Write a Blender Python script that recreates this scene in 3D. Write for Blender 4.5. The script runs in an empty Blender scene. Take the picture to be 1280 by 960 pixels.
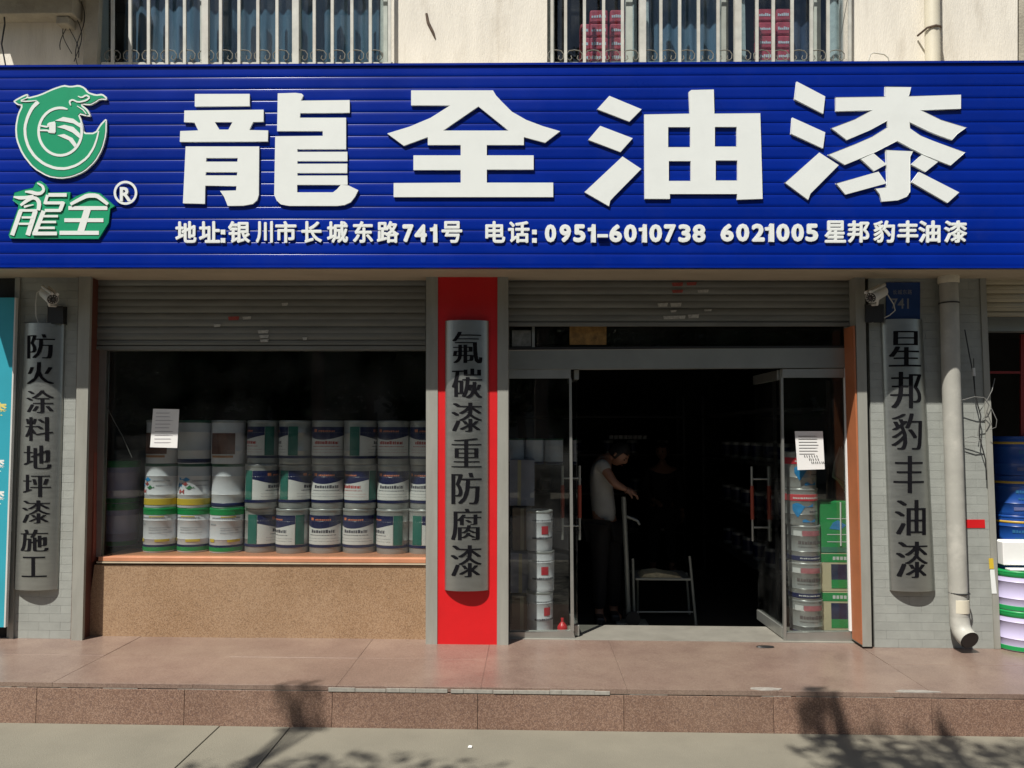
import bpy, bmesh, math, random
from mathutils import Vector, Matrix
from mathutils.geometry import tessellate_polygon
random.seed(7)
R = math.radians
SC = bpy.context.scene
COL = SC.collection
# ------------------------------------------------------------------ camera
CAM = Vector((0.0, -6.2, 1.912))
FPX = 970.0
cam_d = bpy.data.cameras.new("camera")
cam_d.sensor_width = 36.0
cam_d.lens = 36.0 * FPX / 1280.0
cam_d.clip_start = 0.05
cam_d.clip_end = 1000
cam = bpy.data.objects.new("camera", cam_d)
COL.objects.link(cam)
YAW, PITCH, ROLL = R(1.45), R(3.7), R(0.22)
CROT = (Matrix.Rotation(YAW, 4, 'Z') @ Matrix.Rotation(R(90) + PITCH, 4, 'X') @ Matrix.Rotation(ROLL, 4, 'Z'))
cam.matrix_world = Matrix.Translation(CAM) @ CROT
SC.camera = cam
# ------------------------------------------------------------------ light
SUN = Vector((-0.295, -0.455, 0.84)).normalized()      # towards the sun
EL = math.asin(SUN.z)
AZ = math.atan2(SUN.x, SUN.y)                          # clockwise from +Y
w = bpy.data.worlds.new("World"); SC.world = w; w.use_nodes = True
nt = w.node_tree; nt.nodes.clear()
sky = nt.nodes.new('ShaderNodeTexSky'); sky.sky_type = 'NISHITA'; sky.sun_disc = False
sky.sun_elevation = EL; sky.sun_rotation = AZ
sky.air_density = 1.2; sky.dust_density = 1.5
bg = nt.nodes.new('ShaderNodeBackground'); bg.inputs[1].default_value = 0.05
wo = nt.nodes.new('ShaderNodeOutputWorld')
nt.links.new(sky.outputs[0], bg.inputs[0]); nt.links.new(bg.outputs[0], wo.inputs[0])
sd = bpy.data.lights.new("sun", 'SUN'); sd.energy = 4.7; sd.angle = R(0.53); sd.color = (1.0, 0.955, 0.88)
so = bpy.data.objects.new("sun", sd); COL.objects.link(so)
so.rotation_euler = SUN.to_track_quat('Z', 'Y').to_euler()
SC.view_settings.view_transform = 'Standard'; SC.view_settings.look = 'None'
SC.view_settings.exposure = 0.40; SC.view_settings.gamma = 1.0
SC.cycles.max_bounces = 6; SC.cycles.transparent_max_bounces = 12
SC.cycles.use_denoising = True
SC.cycles.sample_clamp_indirect = 4

# ------------------------------------------------------------------ helpers
def P(px, py, Y):
    """photo pixel (1280x960) to the world point on the plane y=Y"""
    d = CROT.to_3x3() @ Vector(((px - 640) / FPX, (480 - py) / FPX, -1.0))
    t = (Y - CAM.y) / d.y
    return CAM + d * t
def pz(px, py, z):
    d = CROT.to_3x3() @ Vector(((px - 640) / FPX, (480 - py) / FPX, -1.0))
    t = (z - CAM.z) / d.z
    return CAM + d * t
def X(px, Y, py=600): return P(px, py, Y).x
def Z(py, Y, px=640): return P(px, py, Y).z

MATS = {}
def mat(name, col, rough=0.6, metal=0.0, var=0.12, scale=6.0, bump=0.0, bscale=60.0, spec=0.5,
        stretch=(1, 1, 1), dirt=0.0, dirtcol=(0.08, 0.07, 0.055), dscale=1.6, rnd=0.0, coat=0.0, rvar=0.0):
    if name in MATS: return MATS[name]
    m = bpy.data.materials.new(name); m.use_nodes = True; MATS[name] = m
    n = m.node_tree.nodes; l = m.node_tree.links; b = n['Principled BSDF']
    b.inputs['Roughness'].default_value = rough; b.inputs['Metallic'].default_value = metal
    b.inputs['Specular IOR Level'].default_value = spec; b.inputs['Coat Weight'].default_value = coat; b.inputs['Coat Roughness'].default_value = 0.19; b.inputs['Coat IOR'].default_value = 1.45
    g = n.new('ShaderNodeNewGeometry'); mp = n.new('ShaderNodeMapping'); mp.inputs['Scale'].default_value = stretch
    l.new(g.outputs['Position'], mp.inputs['Vector'])
    nz = n.new('ShaderNodeTexNoise'); nz.inputs['Scale'].default_value = scale; nz.inputs['Detail'].default_value = 8
    nz.inputs['Roughness'].default_value = 0.6
    l.new(mp.outputs[0], nz.inputs['Vector'])
    mr = n.new('ShaderNodeMapRange'); mr.inputs['From Min'].default_value = 0.3; mr.inputs['From Max'].default_value = 0.7
    mr.inputs['To Min'].default_value = 1 - var; mr.inputs['To Max'].default_value = 1 + var
    l.new(nz.outputs['Fac'], mr.inputs['Value'])
    vm = n.new('ShaderNodeVectorMath'); vm.operation = 'SCALE'; vm.inputs[0].default_value = col
    l.new(mr.outputs[0], vm.inputs['Scale']); out = vm.outputs[0]
    if rnd:
        oi = n.new('ShaderNodeObjectInfo'); m2 = n.new('ShaderNodeMapRange')
        m2.inputs['To Min'].default_value = 1 - rnd; m2.inputs['To Max'].default_value = 1 + rnd
        l.new(oi.outputs['Random'], m2.inputs['Value']); v2 = n.new('ShaderNodeVectorMath'); v2.operation = 'SCALE'
        l.new(out, v2.inputs[0]); l.new(m2.outputs[0], v2.inputs['Scale']); out = v2.outputs[0]
    if dirt:
        dz = n.new('ShaderNodeTexNoise'); dz.inputs['Scale'].default_value = dscale; dz.inputs['Detail'].default_value = 10
        dz.inputs['Roughness'].default_value = 0.68
        l.new(mp.outputs[0], dz.inputs['Vector']); cr = n.new('ShaderNodeMapRange')
        cr.inputs['From Min'].default_value = 0.52; cr.inputs['From Max'].default_value = 0.75
        cr.inputs['To Max'].default_value = dirt; l.new(dz.outputs['Fac'], cr.inputs['Value'])
        mx = n.new('ShaderNodeMix'); mx.data_type = 'RGBA'; mx.inputs['B'].default_value = (*dirtcol, 1)
        l.new(cr.outputs[0], mx.inputs['Factor']); l.new(out, mx.inputs['A']); out = mx.outputs['Result']
    l.new(out, b.inputs['Base Color'])
    if rvar:
        m3 = n.new('ShaderNodeMapRange'); m3.inputs['From Min'].default_value = 0.3; m3.inputs['From Max'].default_value = 0.7
        m3.inputs['To Min'].default_value = rough - rvar; m3.inputs['To Max'].default_value = rough + rvar
        l.new(nz.outputs['Fac'], m3.inputs['Value']); l.new(m3.outputs[0], b.inputs['Roughness'])
    if bump:
        bz = n.new('ShaderNodeTexNoise'); bz.inputs['Scale'].default_value = bscale; bz.inputs['Detail'].default_value = 6
        l.new(mp.outputs[0], bz.inputs['Vector']); bu = n.new('ShaderNodeBump'); bu.inputs['Strength'].default_value = bump
        bu.inputs['Distance'].default_value = 0.01
        l.new(bz.outputs['Fac'], bu.inputs['Height']); l.new(bu.outputs[0], b.inputs['Normal'])
    return m
def granite(name, ramp, scale=90.0, rough=0.3, big=0.08, rnd=0.06, dirt=0.25):
    m = bpy.data.materials.new(name); m.use_nodes = True; MATS[name] = m
    n = m.node_tree.nodes; l = m.node_tree.links; b = n['Principled BSDF']
    g = n.new('ShaderNodeNewGeometry')
    v = n.new('ShaderNodeTexVoronoi'); v.inputs['Scale'].default_value = scale
    l.new(g.outputs['Position'], v.inputs['Vector'])
    sx = n.new('ShaderNodeSeparateColor'); l.new(v.outputs['Color'], sx.inputs[0])
    cr = n.new('ShaderNodeValToRGB'); cr.color_ramp.interpolation = 'CONSTANT'
    while len(cr.color_ramp.elements) < len(ramp): cr.color_ramp.elements.new(0.5)
    for e, (p, c) in zip(cr.color_ramp.elements, ramp): e.position = p; e.color = (*c, 1)
    l.new(sx.outputs[0], cr.inputs['Fac'])
    nz = n.new('ShaderNodeTexNoise'); nz.inputs['Scale'].default_value = 2.2; nz.inputs['Detail'].default_value = 9
    nz.inputs['Roughness'].default_value = 0.65
    l.new(g.outputs['Position'], nz.inputs['Vector'])
    mr = n.new('ShaderNodeMapRange'); mr.inputs['From Min'].default_value = 0.3; mr.inputs['From Max'].default_value = 0.7
    mr.inputs['To Min'].default_value = 1 - big; mr.inputs['To Max'].default_value = 1 + big
    l.new(nz.outputs['Fac'], mr.inputs['Value'])
    oi = n.new('ShaderNodeObjectInfo'); m2 = n.new('ShaderNodeMapRange')
    m2.inputs['To Min'].default_value = 1 - rnd; m2.inputs['To Max'].default_value = 1 + rnd
    l.new(oi.outputs['Random'], m2.inputs['Value'])
    mu = n.new('ShaderNodeMath'); mu.operation = 'MULTIPLY'; l.new(mr.outputs[0], mu.inputs[0]); l.new(m2.outputs[0], mu.inputs[1])
    vm = n.new('ShaderNodeVectorMath'); vm.operation = 'SCALE'; l.new(cr.outputs[0], vm.inputs[0]); l.new(mu.outputs[0], vm.inputs['Scale'])
    dz = n.new('ShaderNodeTexNoise'); dz.inputs['Scale'].default_value = 1.1; dz.inputs['Detail'].default_value = 12
    dz.inputs['Roughness'].default_value = 0.7; l.new(g.outputs['Position'], dz.inputs['Vector'])
    c2 = n.new('ShaderNodeMapRange'); c2.inputs['From Min'].default_value = 0.45; c2.inputs['From Max'].default_value = 0.8
    c2.inputs['To Max'].default_value = dirt; l.new(dz.outputs['Fac'], c2.inputs['Value'])
    mx = n.new('ShaderNodeMix'); mx.data_type = 'RGBA'; mx.inputs['B'].default_value = (0.27, 0.22, 0.165, 1)
    l.new(c2.outputs[0], mx.inputs['Factor']); l.new(vm.outputs[0], mx.inputs['A'])
    l.new(mx.outputs['Result'], b.inputs['Base Color']); b.inputs['Roughness'].default_value = rough
    return m
def glassmat(name, tint=(0.9, 0.92, 0.91), refl=1.0, dust=0.0, rough=0.0):
    m = bpy.data.materials.new(name); m.use_nodes = True; MATS[name] = m
    n = m.node_tree.nodes; l = m.node_tree.links; n.clear()
    o = n.new('ShaderNodeOutputMaterial'); t = n.new('ShaderNodeBsdfTransparent'); t.inputs[0].default_value = (*tint, 1)
    gl = n.new('ShaderNodeBsdfGlossy'); gl.inputs['Roughness'].default_value = rough; gl.inputs['Color'].default_value = (refl, refl, refl, 1)
    gg = n.new('ShaderNodeNewGeometry'); dt = n.new('ShaderNodeVectorMath'); dt.operation = 'DOT_PRODUCT'
    l.new(gg.outputs['Normal'], dt.inputs[0]); l.new(gg.outputs['Incoming'], dt.inputs[1])
    ab = n.new('ShaderNodeMath'); ab.operation = 'ABSOLUTE'; l.new(dt.outputs['Value'], ab.inputs[0])
    om = n.new('ShaderNodeMath'); om.operation = 'SUBTRACT'; om.inputs[0].default_value = 1; l.new(ab.outputs[0], om.inputs[1])
    pw = n.new('ShaderNodeMath'); pw.operation = 'POWER'; pw.inputs[1].default_value = 5; l.new(om.outputs[0], pw.inputs[0])
    fr = n.new('ShaderNodeMath'); fr.operation = 'MULTIPLY_ADD'; fr.inputs[1].default_value = 0.96; fr.inputs[2].default_value = 0.04; l.new(pw.outputs[0], fr.inputs[0])
    mx = n.new('ShaderNodeMixShader'); l.new(fr.outputs[0], mx.inputs[0]); l.new(t.outputs[0], mx.inputs[1]); l.new(gl.outputs[0], mx.inputs[2])
    last = mx.outputs[0]
    if dust:
        d = n.new('ShaderNodeBsdfDiffuse'); d.inputs[0].default_value = (0.5, 0.5, 0.48, 1)
        g = n.new('ShaderNodeNewGeometry'); nz = n.new('ShaderNodeTexNoise'); nz.inputs['Scale'].default_value = 3; nz.inputs['Detail'].default_value = 8
        l.new(g.outputs['Position'], nz.inputs['Vector']); mr = n.new('ShaderNodeMapRange')
        mr.inputs['From Min'].default_value = .4; mr.inputs['From Max'].default_value = .8; mr.inputs['To Max'].default_value = dust
        l.new(nz.outputs['Fac'], mr.inputs['Value'])
        m2 = n.new('ShaderNodeMixShader'); l.new(mr.outputs[0], m2.inputs[0]); l.new(last, m2.inputs[1]); l.new(d.outputs[0], m2.inputs[2]); last = m2.outputs[0]
    l.new(last, o.inputs[0])
    return m

def link(name, me, parent=None, m=None):
    o = bpy.data.objects.new(name, me); COL.objects.link(o)
    if parent is not None:
        o.parent = parent
        o.matrix_parent_inverse = parent_world(parent).inverted()
    if m is not None and me is not None and not me.materials: me.materials.append(m)
    return o
def parent_world(p):
    M = p.matrix_basis.copy()
    if p.parent is not None: M = parent_world(p.parent) @ p.matrix_parent_inverse @ M
    return M
def thing(name, label, cat, loc=(0, 0, 0), group=None, rz=0):
    o = bpy.data.objects.new(name, None); COL.objects.link(o); o.location = loc; o.rotation_euler = (0, 0, rz)
    o.empty_display_size = 0.1
    return tag(o, label, cat, group)
def tag(o, label, cat, group=None):
    o['label'] = label; o['category'] = cat
    if group: o['group'] = group
    return o
def struct(o): o['kind'] = 'structure'; return o
def stuff(o): o['kind'] = 'stuff'; return o
class MB:
    def __init__(s): s.v = []; s.f = []; s.mi = []
    def add(s, vs, fs, mi=0):
        b = len(s.v); s.v += [tuple(v) for v in vs]; s.f += [tuple(b + i for i in f) for f in fs]; s.mi += [mi] * len(fs); return s
    def box(s, x0, x1, y0, y1, z0, z1, mi=0):
        vs = [(x, y, z) for x in (x0, x1) for y in (y0, y1) for z in (z0, z1)]
        return s.add(vs, [(0, 1, 3, 2), (4, 6, 7, 5), (0, 4, 5, 1), (2, 3, 7, 6), (0, 2, 6, 4), (1, 5, 7, 3)], mi)
    def prism(s, outer, y0, y1, holes=(), mi=0):
        """polygon in (x,z) at front y0, straight back to y1"""
        loops = [[Vector((a, 0, b)) for a, b in outer]] + [[Vector((a, 0, b)) for a, b in h] for h in holes]
        tris = tessellate_polygon(loops); pts = [p for lo in loops for p in lo]; n = len(pts)
        vs = [(p.x, y0, p.z) for p in pts] + [(p.x, y1, p.z) for p in pts]
        fs = []
        for t in tris:
            a, b, c = (pts[i] for i in t)
            cr = (b - a).cross(c - a)
            t = tuple(t) if cr.y < 0 else tuple(reversed(t))
            fs.append(t); fs.append(tuple(n + i for i in reversed(t)))
        k = 0
        for li, lo in enumerate(loops):
            m = len(lo); area = sum(lo[i].x * lo[(i + 1) % m].z - lo[(i + 1) % m].x * lo[i].z for i in range(m))
            flip = (area > 0) != (li > 0)
            for i in range(m):
                a, b = k + i, k + (i + 1) % m
                fs.append((a, a + n, b + n, b) if not flip else (a, b, b + n, a + n))
            k += m
        return s.add(vs, fs, mi)
    def tube(s, path, r, seg=8, mi=0, caps=True, flat=None):
        path = [Vector(p) for p in path]; n = len(path); rr = r if isinstance(r, (list, tuple)) else [r] * n
        vs = []; up = Vector((0.13, 0.07, 1))
        pn = None
        for i, p in enumerate(path):
            t = (path[min(i + 1, n - 1)] - path[max(i - 1, 0)]).normalized()
            if pn is None:
                a = t.cross(up if abs(t.dot(up.normalized())) < .9 else Vector((1, 0, 0))).normalized()
            else: a = (pn - t * pn.dot(t)).normalized()
            pn = a; b = t.cross(a)
            for k in range(seg):
                an = 2 * math.pi * k / seg
                vs.append(p + (a * math.cos(an) + b * math.sin(an)) * rr[i])
        fs = [(i * seg + k, i * seg + (k + 1) % seg, (i + 1) * seg + (k + 1) % seg, (i + 1) * seg + k) for i in range(n - 1) for k in range(seg)]
        if caps: fs += [tuple(reversed(range(seg))), tuple((n - 1) * seg + k for k in range(seg))]
        return s.add(vs, fs, mi)
    def lathe(s, prof, seg=32, mi=0, c=(0, 0, 0)):
        vs = [(c[0] + r * math.cos(2 * math.pi * k / seg), c[1] + r * math.sin(2 * math.pi * k / seg), c[2] + z) for r, z in prof for k in range(seg)]
        fs = [(i * seg + k, i * seg + (k + 1) % seg, (i + 1) * seg + (k + 1) % seg, (i + 1) * seg + k) for i in range(len(prof) - 1) for k in range(seg)]
        return s.add(vs, fs, mi)
    def patch(s, r, a0, a1, z0, z1, n=16, mi=0):
        """curved label on a cylinder; z0/z1 may be functions of 0..1. angle 0 = facing -y"""
        f0 = z0 if callable(z0) else (lambda u: z0); f1 = z1 if callable(z1) else (lambda u: z1)
        vs = []
        for i in range(n + 1):
            u = i / n; a = a0 + (a1 - a0) * u; x, y = r * math.sin(a), -r * math.cos(a)
            vs += [(x, y, f0(u)), (x, y, f1(u))]
        return s.add(vs, [(2 * i, 2 * i + 2, 2 * i + 3, 2 * i + 1) for i in range(n)], mi)
    def mesh(s, name, smooth=False, mats=(), sharp=40):
        me = bpy.data.meshes.new(name); me.from_pydata(s.v, [], s.f)
        for m in mats: me.materials.append(m)
        if any(s.mi): me.polygons.foreach_set('material_index', s.mi)
        if smooth:
            me.polygons.foreach_set('use_smooth', [True] * len(me.polygons))
            me.set_sharp_from_angle(angle=R(sharp))
        me.update(); return me
    def build(s, name, m, parent=None, smooth=False, bevel=0, sharp=40, seg=2):
        mats = m if isinstance(m, (list, tuple)) else [m]
        o = link(name, s.mesh(name, smooth or bevel > 0, mats, sharp), parent)
        if bevel:
            bv = o.modifiers.new('bevel', 'BEVEL'); bv.width = bevel; bv.segments = seg; bv.limit_method = 'ANGLE'; bv.angle_limit = R(35); bv.harden_normals = True
        return o
def xz(pts, Y): return [(p.x, p.z) for p in (P(a, b, Y) for a, b in pts)]
def pp(name, pts, Y, depth, m, parent=None, holes=(), bevel=0):
    """solid whose front outline was read off the photo, at its real depth"""
    return MB().prism(xz(pts, Y), Y, Y + depth, [xz(h, Y) for h in holes]).build(name, m, parent, bevel=bevel)
def rect(x0, y0, x1, y1): return [(x0, y0), (x1, y0), (x1, y1), (x0, y1)]
def ribbon_pts(path, wd, closed=False):
    n = len(path); L = []; Rr = []
    for i in range(n):
        if closed: a, b = path[i - 1], path[(i + 1) % n]
        else: a, b = path[max(i - 1, 0)], path[min(i + 1, n - 1)]
        dx, dy = b[0] - a[0], b[1] - a[1]; q = math.hypot(dx, dy) or 1
        wi = (wd[i] if isinstance(wd, (list, tuple)) else wd) / 2
        L.append((path[i][0] - dy / q * wi, path[i][1] + dx / q * wi)); Rr.append((path[i][0] + dy / q * wi, path[i][1] - dx / q * wi))
    return L, Rr
def inset(poly, d):
    n = len(poly); ar = sum(poly[i][0] * poly[(i + 1) % n][1] - poly[(i + 1) % n][0] * poly[i][1] for i in range(n)); sg = 1 if ar > 0 else -1
    out = []
    for i in range(n):
        a, p, b = poly[i - 1], poly[i], poly[(i + 1) % n]
        d1 = Vector((p[0] - a[0], p[1] - a[1])).normalized(); d2 = Vector((b[0] - p[0], b[1] - p[1])).normalized()
        nn = (Vector((-d1.y, d1.x)) + Vector((-d2.y, d2.x))); nn = nn.normalized() if nn.length > 1e-6 else Vector((-d1.y, d1.x))
        c = max(0.55, nn.dot(Vector((-d1.y, d1.x))))
        out.append((p[0] + sg * nn.x * d / c, p[1] + sg * nn.y * d / c))
    return out
def chaikin(L, closed=True, n=2):
    for _ in range(n):
        o = []
        m = len(L)
        if not closed: o.append(L[0])
        for i in range(m if closed else m - 1):
            a, b = L[i], L[(i + 1) % m]
            o += [(a[0] * .8 + b[0] * .2, a[1] * .8 + b[1] * .2), (a[0] * .2 + b[0] * .8, a[1] * .2 + b[1] * .8)]
        if not closed: o.append(L[-1])
        L = o
    return L
_gc = {}
def glyph(ch, offset=0.0, extrude=0.0):
    k = (ch, offset, extrude)
    if k in _gc: return _gc[k]
    c = bpy.data.curves.new('glyph', 'FONT'); c.body = ch; c.size = 1; c.offset = offset; c.extrude = extrude; c.resolution_u = 3
    o = bpy.data.objects.new('glyph', c); COL.objects.link(o)
    dg = bpy.context.evaluated_depsgraph_get(); me = bpy.data.meshes.new_from_object(o.evaluated_get(dg))
    vs = [v.co.copy() for v in me.vertices]; fs = [tuple(p.vertices) for p in me.polygons]
    bpy.data.objects.remove(o); bpy.data.curves.remove(c); bpy.data.meshes.remove(me)
    x0, x1 = min(v.x for v in vs), max(v.x for v in vs); y0, y1 = min(v.y for v in vs), max(v.y for v in vs)
    # normalised: 0..1 in both directions, y up; z = depth, towards the viewer
    vs = [((v.x - x0) / (x1 - x0), (v.y - y0) / (y1 - y0), v.z) for v in vs]
    _gc[k] = (vs, fs); return _gc[k]
def glyph_mb(mb, ch, quad, Yf, offset=0.0, extrude=0.0, thick=1.0, mi=0):
    """place a character so that it fills the pixel box quad=(x0,y0,x1,y1), front at plane Yf"""
    vs, fs = glyph(ch, offset, extrude)
    x0, y0, x1, y1 = quad; a, b, c, d = P(x0, y1, Yf), P(x1, y1, Yf), P(x1, y0, Yf), P(x0, y0, Yf)
    out = []
    for u, v, z in vs:
        p = (a * (1 - u) + b * u) * (1 - v) + (d * (1 - u) + c * u) * v
        out.append((p.x, Yf + (extrude - z) * thick, p.z))
    return mb.add(out, fs, mi)

# ------------------------------------------------------------------ materials
M_BLUE = mat('sign_blue', (0.0006, 0.017, 0.235), 0.3, var=0.16, scale=1.0, rnd=0.07, dirt=0.15, dirtcol=(0.03, 0.05, 0.22), dscale=2.4, spec=0.1, coat=0.3, rvar=0.05)
M_WHITE = mat('acrylic_white', (0.76, 0.79, 0.76), 0.35, var=0.03, dirt=0.12, dirtcol=(0.5, 0.48, 0.42), dscale=3)
M_GREEN = mat('logo_green', (0.01, 0.30, 0.14), 0.35, var=0.05)
M_BWALL = mat('upper_wall_render', (0.74, 0.70, 0.61), 0.85, var=0.08, scale=2.5, bump=0.35, bscale=55, dirt=0.75, dirtcol=(0.44, 0.39, 0.31), dscale=1.6, stretch=(3.0, 1, 0.5))
M_CONC = mat('weathered_concrete', (0.38, 0.35, 0.28), 0.9, var=0.18, scale=5, bump=0.5, bscale=50, dirt=0.55, dirtcol=(0.16, 0.14, 0.11))
M_SOFF = mat('soffit_board', (0.40, 0.34, 0.25), 0.75, var=0.12, scale=3, dirt=0.4, dirtcol=(0.2, 0.15, 0.11), stretch=(.4, 1, 1))
M_TILE = mat('grey_tile', (0.30, 0.315, 0.29), 0.55, var=0.1, scale=7, rnd=0.045, dirt=0.3, dirtcol=(0.24, 0.23, 0.2), bump=0.12, bscale=80)
M_GROUT = mat('tile_grout', (0.24, 0.245, 0.225), 0.9, var=0.15, scale=20)
M_STRIP = mat('galvanised_strip', (0.30, 0.30, 0.265), 0.6, var=0.12, scale=4, stretch=(3, 1, .5), dirt=0.45, dirtcol=(0.24, 0.22, 0.17), metal=0.1)
M_SHUT = mat('shutter_slat', (0.185, 0.19, 0.175), 0.6, var=0.15, scale=2.5, stretch=(1, 1, 5), dirt=0.35, dirtcol=(0.2, 0.17, 0.13), metal=0.2)
M_SHUT2 = mat('shutter_slat_cream', (0.42, 0.37, 0.26), 0.6, var=0.1, scale=3, dirt=0.3)
M_RED = mat('red_panel', (0.60, 0.006, 0.009), 0.5, var=0.08, scale=3, dirt=0.3, dirtcol=(0.5, 0.05, 0.04))
M_STEEL = mat('brushed_steel', (0.42, 0.435, 0.41), 0.38, 0.92, var=0.05, scale=8, stretch=(1, 1, 5), rvar=0.03)
M_INK = mat('engraved_ink', (0.006, 0.006, 0.008), 0.7, var=0.05, spec=0.1)
M_ORANGE = mat('orange_paint', (0.40, 0.135, 0.055), 0.5, var=0.1, scale=5, dirt=0.25, dirtcol=(0.38, 0.12, 0.06))
M_SILL = mat('sill_orange', (0.50, 0.215, 0.115), 0.45, var=0.1, scale=6)
M_ALU = mat('aluminium', (0.42, 0.43, 0.40), 0.4, 0.75, var=0.1, scale=5, dirt=0.25, dirtcol=(0.2, 0.19, 0.16))
M_LINT = mat('lintel_steel', (0.34, 0.36, 0.34), 0.35, 0.5, var=0.12, scale=2, dirt=0.2)
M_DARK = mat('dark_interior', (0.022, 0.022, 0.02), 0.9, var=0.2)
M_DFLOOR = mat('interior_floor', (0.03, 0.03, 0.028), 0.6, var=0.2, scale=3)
M_PAPER = mat('paper', (0.78, 0.78, 0.76), 0.8, var=0.03)
M_PRINT = mat('paper_print', (0.35, 0.33, 0.36), 0.8, var=0.2)
M_PVC = mat('pvc_pipe', (0.62, 0.58, 0.46), 0.5, var=0.1, scale=4, dirt=0.4, dirtcol=(0.38, 0.33, 0.25), dscale=4)
M_PVCL = mat('pvc_pipe_grey', (0.37, 0.365, 0.325), 0.5, var=0.12, scale=5, dirt=0.45, dirtcol=(0.56, 0.54, 0.48), dscale=5)
M_BLACK = mat('black_plastic', (0.02, 0.02, 0.02), 0.45, var=0.1)
M_CAMW = mat('camera_white', (0.6, 0.6, 0.57), 0.45, var=0.06)
M_CURT = mat('curtain_blue', (0.10, 0.17, 0.22), 0.8, var=0.2, scale=3, stretch=(6, 1, .6))
M_LACE = mat('lace_curtain', (0.62, 0.64, 0.56), 0.9, var=0.15, scale=20)
M_FRAMEW = mat('window_frame_green', (0.36, 0.40, 0.36), 0.6, var=0.15, scale=8, dirt=0.4)
M_BARS = mat('grille_bar', (0.50, 0.50, 0.45), 0.55, var=0.15, scale=10, dirt=0.35, dirtcol=(0.3, 0.2, 0.13))
M_SCROLL = mat('scroll_iron', (0.17, 0.165, 0.14), 0.7, var=0.2, scale=15)
M_PINK = mat('pink_package', (0.62, 0.07, 0.09), 0.6, var=0.25, scale=25)
M_MORT = mat('mortar', (0.30, 0.285, 0.25), 0.9, var=0.2, scale=30)
M_PAVE = mat('pavement_concrete', (0.19, 0.176, 0.135), 0.85, var=0.10, scale=2.0, bump=0.35, bscale=120, dirt=0.3, dirtcol=(0.15, 0.136, 0.105), dscale=0.9)
M_ROAD = mat('asphalt', (0.05, 0.05, 0.052), 0.9, var=0.2, scale=8, bump=0.4)
M_THRESH = mat('threshold_stone', (0.22, 0.21, 0.18), 0.5, var=0.12, scale=5, dirt=0.3)
M_GRAN_S = granite('granite_step', [(0, (0.17, 0.10, 0.072)), (.3, (0.23, 0.14, 0.10)), (.62, (0.29, 0.19, 0.14)), (.86, (0.14, 0.085, 0.07))], 170, 0.45, 0.12, 0.10, .25)
M_GRAN_T = granite('granite_platform', [(0, (0.185, 0.125, 0.10)), (.3, (0.215, 0.148, 0.118)), (.7, (0.24, 0.17, 0.138)), (.9, (0.165, 0.11, 0.09))], 150, 0.33, 0.17, 0.05, .5)
M_GRAN_P = granite('granite_panel', [(0, (0.28, 0.175, 0.10)), (.35, (0.35, 0.225, 0.13)), (.7, (0.39, 0.265, 0.165)), (.9, (0.22, 0.135, 0.08))], 150, 0.3, 0.12, 0.03, .3)
M_GLASS = glassmat('shop_glass', (0.86, 0.88, 0.87), 0.9, dust=0.03)
M_GLASSU = glassmat('upper_glass', (0.78, 0.84, 0.88), 1.0, dust=0.05)

# ------------------------------------------------------------------ ground
PZ = 0.262            # platform height
YE = -1.03            # platform edge
gm = MB(); gm.box(-70, 70, -70, 10, -0.4, -0.12)
g = struct(gm.build('ground', mat('soil', (0.14, 0.12, 0.09), 0.95)))
pav = struct(bpy.data.objects.new('pavement', None)); COL.objects.link(pav)
joints_x = [-9.5, -7.5, -5.7, -3.9]
a0 = P(232, 955, -1.5); jx = [pz(228, 955, 0).x, pz(345, 935, 0).x]
xs = [-12, -7.2, -4.8, jx[0] - .02, jx[1] - 0.02, 6.3, 12]
ys = [YE - 0.002, -3.1, -5.2]
for i in range(len(xs) - 1):
    for j in range(2):
        MB().box(xs[i] + .003, xs[i + 1] - .003, ys[j + 1] + .003, ys[j] - (0.0 if j == 0 else .003), -0.11, random.uniform(-.002, .002)).build('paving_slab', M_PAVE, pav, bevel=0.004)
MB().box(-12, 12, -5.35, -5.203, -0.118, 0.0).build('kerb', M_CONC, pav, bevel=.01)
struct(MB().box(-60, 60, -16, -5.4, -0.119, -0.112).build('road', M_ROAD))
fp = struct(MB().box(-60, 60, -24, -16.05, -0.119, 0.0).build('far_pavement', M_PAVE))

plat = struct(bpy.data.objects.new('platform', None)); COL.objects.link(plat)
tops = [-40, 110, 275, 442, 607, 772, 940, 1110, 1290, 1460]
tx = [pz(a, 830, PZ).x for a in tops]; tx[0] = -5.2; tx[-1] = 5.6
MB().box(-5.2, 5.6, YE + 0.03, 0.18, -0.1, PZ - 0.032).build('bed', M_MORT, plat)
for i in range(len(tx) - 1):
    z = PZ + random.uniform(-.0015, .0015)
    MB().box(tx[i] + .0008, tx[i + 1] - .0008, YE + 0.001, -0.4015, PZ - 0.03, z).build('paving_slab', M_GRAN_T, plat, bevel=.0008)
    MB().box(tx[i] + .0008, tx[i + 1] - .0008, -0.3999, 0.17, PZ - 0.03, z + random.uniform(-.001, .001)).build('paving_slab', M_GRAN_T, plat, bevel=.0015)
fr = [-70, 45, 230, 415, 597, 780, 967, 1165, 1340, 1500]
fx = [X(a, YE, 890) for a in fr]; fx[0] = -5.2; fx[-1] = 5.6
for i in range(len(fx) - 1):
    MB().box(fx[i] + .0015, fx[i + 1] - .0015, YE, YE + 0.028, -0.05, PZ - 0.036 + random.uniform(-.003, .002)).build('riser_slab', M_GRAN_S, plat, bevel=.0015)
mb = MB(); x = fx[0]
rr = random.Random(3)
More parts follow.
